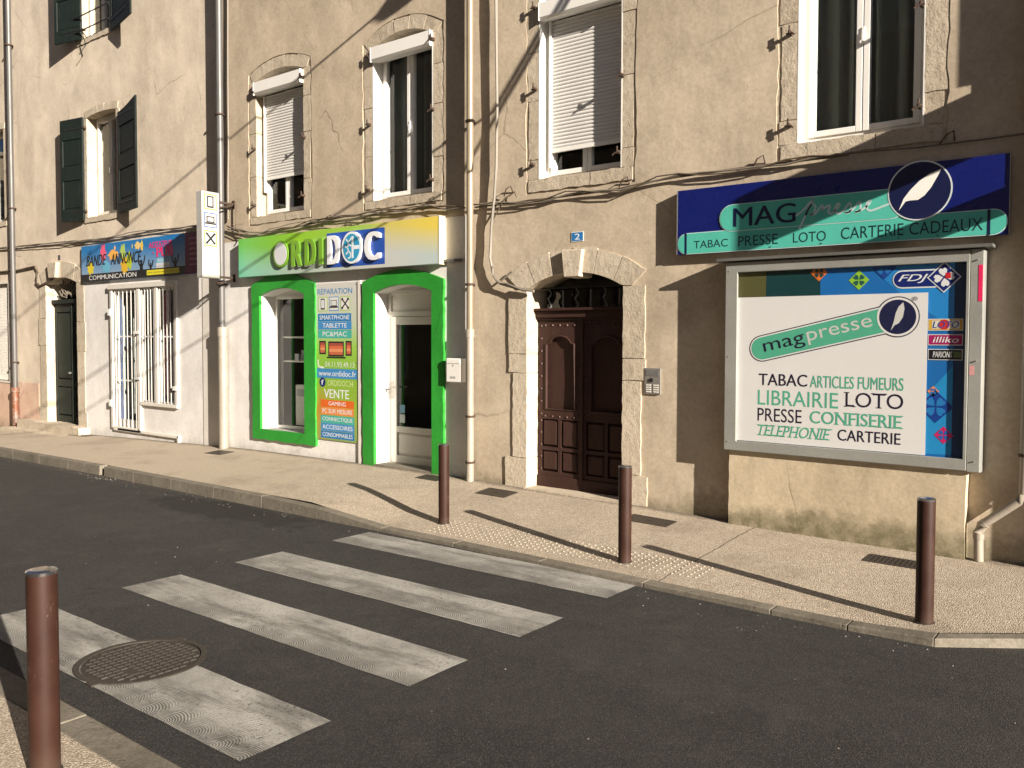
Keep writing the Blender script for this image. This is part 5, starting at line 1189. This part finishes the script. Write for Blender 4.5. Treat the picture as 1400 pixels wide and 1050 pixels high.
text(sg, 'AGITATEUR', za(604, 805, 476, 524), n + .003, (.70, .03, .16), .08); text(sg, 'PUB', za(664, 812, 516, 592), n + .003, (.70, .03, .16), .14); text(sg, 'de', za(632, 656, 548, 568), n + .003, (.70, .03, .16), .03)
a = za(668, 738, 602, 640); MB().rect(a, n + .003).build('light_panel', PR((.22, .45, .58)), sg); text(sg, 'votre', (a[0] + .03, a[1] - .03, a[2] + .03, a[3] - .03), n + .0036, (.7, .72, .72), .03)
a = za(662, 780, 640, 680); MB().rect(a, n + .0028).build('light_panel', PR((.55, .57, .60)), sg); text(sg, 'partenaire', (a[0] + .02, a[1] - .02, a[2] + .02, a[3] - .05), n + .0034, (.02, .02, .03), .02)
a = za(588, 856, 698, 738); MB().rect((a[0], a[1], a[2], a[3]), n + .0032).build('yellow_strip', PR((.62, .56, .03)), sg); text(sg, 'pour ne plus passer inaperçu', (a[0] + .04, a[1] - .04, a[2] + .03, a[3] - .03), n + .0038, (.03, .03, .02), .01)
# crowd silhouettes: raised arms along the black band
vb_ = r[2] + .2 * h
for x, sc_ in ((545, .8), (620, .5), (815, .7)):
    m = MB(); u = zb(x, 650)[0]; m.sheet(circle(u, vb_ + .18 * sc_, .045 * sc_, .05 * sc_, 10), n + .0026); add_stroke(m, [(u, vb_), (u, vb_ + .14 * sc_)], .13 * sc_, n + .0026, 2)
    add_stroke(m, [(u - .04, vb_ + .10 * sc_), (u - .13 * sc_, vb_ + .2 * sc_), (u - .11 * sc_, vb_ + .33 * sc_)], .035, n + .0026, 3); add_stroke(m, [(u + .04, vb_ + .10 * sc_), (u + .12 * sc_, vb_ + .2 * sc_), (u + .15 * sc_, vb_ + .31 * sc_)], .035, n + .0026, 3)
    m.build('crowd_silhouette', PR((.012, .012, .014)), sg, fix=False)
for i in range(6): 
    w_ = (.36, .3, .42, .4, .34, .25)[i]; v0_ = r[3] - .14 * h - i * .125 * h; add_stroke(MB(), [(0, 0), (1, 0)], .1, 0)
    u0_ = ux + .12; text(sg, ('Affiches', 'Flyers', 'Enseignes', 'Vitrines', 'Textile', 'Web')[i], (u0_, u0_ + w_, v0_ - .045, v0_ + .02), n + .003, (.30, .08, .14), .0) if False else MB().rect((u0_, u0_ + w_, v0_ - .02, v0_ + .01), n + .003).build('small_print', PR((.30, .08, .14)), sg)
# --- blade sign
X0 = U(326); n0, n1 = .31, .60; th_ = .15
sg = thing('projecting_sign', (X0, WALL_Y - n1 + .1, V(326, 380)), 'narrow white projecting sign box with phone, laptop and tool icons on iron brackets', 'sign')
vt = V(279, 259.4, n1); 
d_ = fw + (279 - 700) / F * r2 - (259.4 - 525) / F * u2; tt = (WALL_Y - n1) / d_.y; zt = CAM_H + tt * d_.z
d_ = fw + (279 - 700) / F * r2 - (378.6 - 525) / F * u2; tt = (WALL_Y - n1) / d_.y; zb_ = CAM_H + tt * d_.z
MB(MG).box(X0 - th_, X0, WALL_Y - n1, WALL_Y - n0, zb_, zt).build('box', paint('grey_sign_side', (.42, .42, .41), .4, .2, .06), sg, bevel=.006)
mp = lambda a, b, c: (X0 + c, WALL_Y - n1 + a, b)           # a grows towards the wall, seen from the right
MB(mp).rect((.01, n1 - n0 - .01, zb_ + .012, zt - .012), .0015).build('face', PR((.42, .41, .37)), sg)
for i, (y0, y1, c) in enumerate(((75, 200, (.16, .24, .03)), (225, 345, (.04, .09, .22)), (370, 495, (.16, .24, .03)))):
    s0 = zt - (y0 - 55) / 695 * (zt - zb_); s1 = zt - (y1 - 55) / 695 * (zt - zb_); a = (.032, n1 - n0 - .045, s1, s0)
    P_old = P
    MB(mp).rect(a, .0022).build('icon_border', PR(c), sg); MB(mp).rect((a[0] + .015, a[1] - .015, a[2] + .015, a[3] - .015), .0030).build('icon_ground', PR((.42, .42, .40)), sg)
    m = MB(mp); cu, cv = (a[0] + a[1]) / 2, (a[2] + a[3]) / 2; w, h = a[1] - a[0], a[3] - a[2]; BK = PR((.015, .015, .02)); GI = PR((.42, .42, .40))
    if i == 0: m.rect((cu - .26 * w, cu + .26 * w, cv - .38 * h, cv + .38 * h), .0038).build('phone_icon', BK, sg); MB(mp).rect((cu - .16 * w, cu + .16 * w, cv - .27 * h, cv + .29 * h), .0044).build('phone_icon', GI, sg)
    elif i == 1: m.rect((cu - .32 * w, cu + .32 * w, cv - .16 * h, cv + .26 * h), .0038); m.rect((cu - .42 * w, cu + .42 * w, cv - .28 * h, cv - .17 * h), .0038).build('laptop_icon', BK, sg); MB(mp).rect((cu - .23 * w, cu + .23 * w, cv - .08 * h, cv + .18 * h), .0044).build('laptop_icon', GI, sg)
    else:
        for s in (-1, 1):
            add_stroke(m, [(cu - s * .28 * w, cv - .28 * h), (cu, cv), (cu + s * .28 * w, cv + .28 * h)], .14 * w, .004 + .0003 * s, 2)
            for e_ in (-1, 1): m.sheet(circle(cu + e_ * s * .3 * w, cv + e_ * .3 * h, .10 * w, .07 * h, 10, 60 if e_ * s > 0 else 100, 360 if e_ * s > 0 else 410), .0046 + .0003 * s)
        m.build('tools_icon', BK, sg, fix=False)
for z in (zt - .12, zb_ + .03):
    m = MB(MG); m.box(X0 - .10, X0 - .06, WALL_Y - n0 + .001, WALL_Y + .01, z - .015, z + .015); m.box(X0 - .11, X0 - .05, WALL_Y - .012, WALL_Y - .001, z - .06, z + .06)
    m.tube([(X0 - .08, WALL_Y - n0, z - .10), (X0 - .08, WALL_Y - .01, z - .02)], .012, 6); m.build('bracket', M_IRON, sg)
# --- small plates
o = thing('number_plate', P(U(788.5), V(788.5, 331), .005), 'small blue enamel house number plate 2 above the brown arched door', 'number plate')
a = RC(781, 796.8, 317.5, 331, .006); MB().box(*a, .001, .006).build('rim', PR((.6, .6, .55)), o, bevel=.002); MB().rect((a[0] + .008, a[1] - .008, a[2] + .008, a[3] - .008), .0068).build('enamel', PR((.02, .16, .42)), o)
text(o, '2', (a[0] + .045, a[1] - .045, a[2] + .022, a[3] - .022), .0076, (.75, .78, .8), .03)
o = thing('number_plate', P(U(82), V(82, 356), .005), 'tiny dark number plate above the keystone of the green door', 'number plate')
a = RC(79.3, 84.6, 349, 355.5, .006); MB().box(*a, .001, .006).build('plate', PR((.035, .02, .04)), o); text(o, '6', (a[0] + .03, a[1] - .03, a[2] + .02, a[3] - .02), .0068, (.3, .28, .25), .0)
# intercom
o = thing('intercom', P(U(892), V(892, 538), .0), 'brushed metal door intercom right of the brown arched door', 'intercom')
a = RC(881, 903, 503, 538.5, .02)
MB().box(*a, .001, .02).build('face_plate', M_STEEL, o, bevel=.004); w, h = a[1] - a[0], a[3] - a[2]
MB().box(a[0] + .1 * w, a[1] - .1 * w, a[2] + .70 * h, a[3] - .08 * h, .0205, .023).build('speaker_grille', paint('dark_grille', (.2, .2, .2), .5, .5), o)
MB().prism(circle(a[0] + .45 * w, a[2] + .54 * h, .022, .022, 16), .0205, .03).build('camera_lens', M_BLACK, o)
for i in range(4):
    for j in (0, 1): MB().box(a[0] + (.12 + .46 * j) * w, a[0] + (.42 + .46 * j) * w, a[2] + (.07 + .085 * i) * h, a[2] + (.12 + .085 * i) * h, .0205, .025).build('button', M_OFFW, o)
# mailbox
o = thing('mailbox', P(U(619), V(619, 522), .05), 'white metal mailbox on the white wall right of the green door surround', 'mailbox')
a = RC(610, 630, 489.5, 522, .10); MB().box(*a, .006, .10).build('body', M_PVC, o, bevel=.008)
w, h = a[1] - a[0], a[3] - a[2]
MB().box(a[0] + .01, a[1] - .01, a[2] + .78 * h, a[3] - .02, .101, .106).build('flap', M_PVC, o, bevel=.003); MB().box(a[0] + .3 * w, a[1] - .35 * w, a[2] + .16 * h, a[2] + .24 * h, .101, .103).build('name_slot', paint('grey_label', (.35, .35, .34), .5), o); MB().prism(circle(a[0] + .5 * w, a[2] + .70 * h, .008, .008, 10), .101, .105).build('lock', M_STEEL, o)

# ================================================================== PIPES AND CABLES
def pipe(name, pts, r, mat, label, clips=(), cat='pipe', parts=None):
    o = thing(name, P(*parts[-1][0][-1]), label, cat)
    segs = parts or [(pts, r, mat)]
    for (pp, rr, mm) in segs: MB().tube([P(*q) for q in pp], rr, 14).build('pipe_length', mm, o)
    for (u, v, n_, rr) in clips: MB().tube([P(u, v - .012, n_), P(u, v + .012, n_)], rr, 12).box(u - .01, u + .01, v - .012, v + .012, 0, n_).build('clip', M_IRON, o)
    return o
uu = U(26.5); zj = V(26, 532)
pipe('downpipe', None, 0, None, 'zinc downpipe with rusty cast iron foot at the far left', [(uu, V(26, y), .09, .085) for y in (60, 285, 495)], parts=[([(uu, TOP, .09), (uu, zj, .09)], .052, M_ZINC), ([(uu, zj + .04, .09), (uu, zj - .06, .09), (uu, zj - .061, .09), (uu, -.05, .09)], [.085, .085, .07, .07], M_RUSTPIPE)], )
uu = U(304, .1); zj = V(307, 452)
pipe('downpipe', None, 0, None, 'downpipe between the cream and beige houses, grey above and thick white below', [(uu, V(304, y), .10, .075) for y in (160, 390)], parts=[([(uu, TOP - .4, .10), (uu, zj, .10)], .052, M_ZINC), ([(uu + .02, zj + .05, .10), (uu + .02, zj - .1, .10), (uu + .02, zj - .101, .10), (uu + .02, .05, .10)], [.085, .085, .075, .075], M_PIPEW)])
uu = U(642.5, .09); zj = V(642, 455)
pipe('downpipe', None, 0, None, 'downpipe between the beige house and the arched doorway, beige above and whitish below', [(uu, V(641, y), .09, .058) for y in (170, 390, 630, 568)], parts=[([(uu, TOP - .4, .09), (uu, zj, .09)], .042, M_PIPEB), ([(uu, zj + .04, .09), (uu, zj - .06, .09), (uu, zj - .061, .09), (uu, .05, .09)], [.055, .055, .047, .047], M_PIPEW)])
b0 = W(1338, 762, .09); b1 = W(1338, 728, .09); b2 = W(1345, 716, .09); b3 = W(1392, 686, .09); b4 = W(1399.5, 676, .09); b5 = W(1401, 640, .09)
pipe('downpipe', None, 0, None, 'short cream drain pipe with an elbow at the right edge of the wall', [(b5[0], b5[1] + .1, .09, .045)],
     parts=[([(b5[0], 6, .09), (b5[0], b5[1], .09), (b4[0], b4[1], .09), (b3[0], b3[1], .09), (b2[0], b2[1], .09)], .036, M_PIPEW), ([(b2[0] + .01, b2[1] + .005, .09), (b2[0] - .012, b2[1] - .012, .09), (b1[0], b1[1], .09), (b1[0], b1[1] - .05, .09)], .042, M_PIPEW), ([(b1[0], b1[1] - .04, .09), (b0[0], b0[1] - .03, .09)], .036, M_PIPEW)])
def cable(name, pxs, r, mat, label, n_=.03, wob=.01, seed=1, cat='cable', strands=1, group=None):
    rg = random.Random(seed); th = None
    base = [W(x, y, n_) for x, y in pxs]; mid = base[len(base) // 2]
    th = thing(name, P(mid[0], mid[1], n_), label, cat)
    for s in range(strands):
        pts = []
        for i in range(len(base) - 1):
            k = max(2, int(abs(base[i + 1][0] - base[i][0]) / .22) + int(abs(base[i + 1][1] - base[i][1]) / .4))
            for j in range(k):
                t = j / k; pts.append(P(base[i][0] + (base[i + 1][0] - base[i][0]) * t, base[i][1] + (base[i + 1][1] - base[i][1]) * t + rg.uniform(-wob, wob) + s * .02 * math.sin((i + t) * 2.3 + s), n_ + .012 * s + rg.uniform(-.004, .004)))
        pts.append(P(base[-1][0], base[-1][1], n_ + .012 * s)); MB().tube(pts, r * (1 - .15 * s), 6).build('strand', mat if s % 2 == 0 else M_CABLEG, th)
    return th
cable('wall_cable', [(-30, 344), (70, 332), (150, 326), (215, 316), (270, 308), (303, 300)], .011, M_CABLEG, 'thin bundle of cables running above the colourful sign board on the cream house', .03, .008, 1, strands=3)
cable('wall_cable', [(-30, 374), (22, 370), (48, 364), (51, 372), (49, 386), (55, 391), (72, 382)], .02, M_CABLE, 'thick dark cable looping down to the arch of the dark green door', .03, .003, 2)
cable('wall_cable', [(312, 313), (345, 318), (400, 312), (455, 300), (520, 288), (570, 286), (636, 284)], .011, M_CABLE, 'tangled cable bundle running over the green to yellow shop sign', .035, .016, 3, strands=4)
cable('wall_cable', [(649, 283), (700, 277), (750, 272), (800, 264), (850, 258), (900, 246), (960, 238), (1039, 226), (1110, 219), (1160, 211)], .011, M_CABLE, 'cable bundle running from the beige downpipe to the large blue sign', .035, .008, 4, strands=3)
cable('wall_cable', [(1160, 210), (1230, 204), (1296, 197), (1350, 190), (1402, 183)], .008, M_CABLE, 'single dark cable above the right end of the large blue sign', .035, .003, 5)
cable('wall_cable', [(678.5, -40), (679, 60), (680, 150), (679, 228), (676, 270), (672, 310), (670.5, 354), (675, 374), (684, 388), (703, 393), (730, 398)], .016, M_CABLEG, 'pale cable dropping down the wall and curling to the arch of the brown door', .06, .003, 6, strands=2)
cable('wall_cable', [(683, 385), (692, 378), (700, 371)], .012, M_CABLEG, 'short cable tail beside the arch of the brown door', .04, .003, 9)
cable('wall_cable', [(674, 300), (690, 272), (704, 262), (706, 270)], .008, M_CABLE, 'small loop of loose cable left of the shuttered window', .05, .004, 10)
cable('wall_cable', [(311, -40), (311.5, 100), (312, 200), (312, 300)], .014, M_CABLEG, 'thin conduit right beside the grey downpipe between the cream and beige houses', .04, .002, 7, cat='conduit')
cable('wall_cable', [(323, 275), (322, 300), (323, 315), (329, 322), (325, 330)], .009, M_CABLE, 'short cable hanging from the projecting sign bracket', .05, .006, 8)
for (px, py) in ((505, 300), (478, 306), (855, 250), (697, 262), (1039, 222), (1296, 190), (452, 300), (592, 276)):
    u, v = W(px, py); m = MB().tube([P(u - .06, v - .05, .03), P(u, v + .02, .07), P(u + .05, v + .05, .05), P(u + .05, v - .02, .0)], .007, 6)
    o = m.build('cable_hook', M_IRON)
    tag(o, {505: 'rusty iron hook below the taller upper window of the beige house', 478: 'small rusty hook above the middle of the green shop sign', 855: 'rusty hook below the right corner of the shuttered window', 697: 'rusty bent hook left of the shuttered window sill', 1039: 'rusty hook on the cable left above the large blue sign', 1296: 'small hook above the right part of the large blue sign', 452: 'rusty hook beneath the small upper window of the beige house', 592: 'bent iron hook near the beige downpipe under the taller window'}[px], 'hook')

# ================================================================== BOLLARDS
def bollard(x, y, z, label, h=.80):
    o = thing('bollard', (x, y, z), label, 'bollard', 'brown steel bollards beside the crossing'); return o
B = [(-5.57, 6.11, 'brown bollard at the left end of the tactile studs, across the road'), (-3.40, 5.93, 'brown bollard in front of the right jamb of the arched door'), (-1.115, 5.76, 'brown bollard near the kerb corner in front of the display case'), (-3.58, 1.49, 'brown bollard in the left foreground on the near pavement')]
x, y, lab = B[0]; first = bollard(x, y, gz(x, y), lab)
m = MB(MG); m.lathe([(.054, -.02), (.054, .775), (.0535, .780)], (x, y, gz(x, y)), 32).build('post', M_BOLL, first)
m = MB(MG); m.lathe([(.0548, .7805), (.0548, .792), (.050, .7965), (.030, .7985), (.01, .799)], (x, y, gz(x, y)), 32).build('cap', M_CAP, first)
MB(MG).lathe([(.062, -.01), (.062, .004), (.056, .006)], (x, y, gz(x, y)), 24).build('collar', M_CAST, first)
for x, y, lab in B[1:]:
    c = copy_tree(first); c.location = (x, y, gz(x, y) if y > 5 else .024); c['label'] = lab
    if y < 2: c.scale = (1.08, 1.08, 1.06)

# ================================================================== OUT OF FRAME NEIGHBOURS (the forward house and its sign cast the shadows seen on the right)
D = thing('town_house', (6, WALL_Y - .3, .05), 'neighbouring house standing slightly forward beyond the right edge', 'house')
MB(MG).box(XD + .002, 14, WALL_Y - .36, WALL_Y + 3, -.3, 4.45).build('wall', M_NEIGH, D)
MB(MG).box(XD + .002, 14, WALL_Y - .45, WALL_Y + 3, 4.452, 10.2).build('upper_wall', M_NEIGH, D)
MB(MG).box(XD - .1, 14.2, WALL_Y - .7, WALL_Y + 3, 10.202, 10.35).build('cornice', M_STONE, D)
for i in range(3): 
    w = MB(MG).box(2 + 3.6 * i, 3.1 + 3.6 * i, WALL_Y - .50, WALL_Y - .452, 5.2, 7.0).build('window', M_PVC, D); MB(MG).box(2.1 + 3.6 * i, 3.0 + 3.6 * i, WALL_Y - .51, WALL_Y - .502, 5.3, 6.9).build('pane', M_GLASS, w)
sgn = thing('projecting_sign', (.42, WALL_Y - .8, 3.86), 'projecting box sign on the neighbouring house beyond the right edge', 'sign')
MB(MG).box(.36, .50, WALL_Y - 1.10, WALL_Y - .37, 3.88, 4.40).build('box', PR((.5, .04, .03)), sgn, bevel=.02)
MB(MG).box(.40, .46, WALL_Y - .78, WALL_Y - .36, 3.32, 3.52).build('lower_box', PR((.5, .5, .5)), sgn)
O = thing('town_house', (-12, -2.4, 0), 'long plain house across the street behind the viewer', 'house')
MB(MG).box(-42, 5.0, -6, -2.2, -.3, 13.6).build('wall', M_NEIGH, O); MB(MG).box(-42.2, 5.2, -6, -1.95, 13.602, 13.8).build('cornice', M_STONE, O)
for i in range(13):
    for j in range(3):
        x0 = -40 + i * 3.5; z0 = 1.0 + j * 3.6
        w = MB(MG).box(x0, x0 + 1.2, -2.2 + .001, -2.14, z0, z0 + 1.8).build('window', M_PVC, O); MB(MG).box(x0 + .1, x0 + 1.1, -2.139, -2.13, z0 + .1, z0 + 1.7).build('pane', M_GLASS, w)
for (x0, x1, y0, y1, hh, lab) in ((46, 58, -70, 30, 11.5, 'long house added far beyond the right edge to block low sky light'), (-62, -50, -40, 30, 12.5, 'long house added far beyond the left edge to block low sky light')):
    E_ = thing('town_house', ((x0 + x1) / 2, (y0 + y1) / 2, 0), lab, 'house')  # unseen end houses, added to hide the bright sky near the horizon
    MB(MG).box(x0, x1, y0, y1, -.3, hh).build('wall', M_NEIGH, E_); MB(MG).box(x0 - .3, x1 + .3, y0 - .3, y1 + .3, hh + .002, hh + .2).build('cornice', M_STONE, E_)
    xf = x0 if x0 > 0 else x1; sg_ = -1 if x0 > 0 else 1
    for i in range(int((y1 - y0) / 6)):
        for j in range(3):
            w = MB(MG).box(min(xf + sg_ * .001, xf + sg_ * .06), max(xf + sg_ * .001, xf + sg_ * .06), y0 + 2 + 6 * i, y0 + 3.3 + 6 * i, 1 + 3.6 * j, 3 + 3.6 * j).build('window', M_PVC, E_)
# overhead wires and a wall lamp high above the frame: their shadows fall across the facades
def wire(px, py, ua, label, r=.016, k0=0):
    u, v = W(px, py); va = v - K * u; zz = va + (ua - u) * S_SH / T_SH
    m = MB(MG).tube([(ua + .02 * math.sin(i), WALL_Y - .02 - i * .55, zz + .01 * math.sin(i * .7)) for i in range(k0, 17)], r, 6)
    if k0: m.tube([(ua, WALL_Y - .02 - k0 * .55, zz), (ua, WALL_Y + .02, zz + 3.2)], r, 6)
    o = m.build('overhead_wire', M_CABLE); tag(o, label, 'wire')
wire(541, 0, -4.6, 'overhead wire crossing the street high above the arched door'); wire(700, 137, -2.3, 'overhead wire crossing the street above the wide window', .018, 2); wire(705, 205, -2.9, 'second overhead wire above the wide window', .014, 2)
lp_ = thing('street_lamp', (-3.0, WALL_Y, 7.7), 'wall mounted street lamp high above the shuttered window', 'street lamp')
MB(MG).tube([(-3, WALL_Y, 7.6), (-3, WALL_Y - .6, 7.9), (-3, WALL_Y - 1.1, 7.9)], .03, 8).build('arm', M_BLACK, lp_); MB(MG).lathe([(.02, -.12), (.16, -.1), (.2, 0), (.12, .12), (.03, .16)], (-3, WALL_Y - 1.3, 7.85), 14).build('lantern', M_BLACK, lp_)
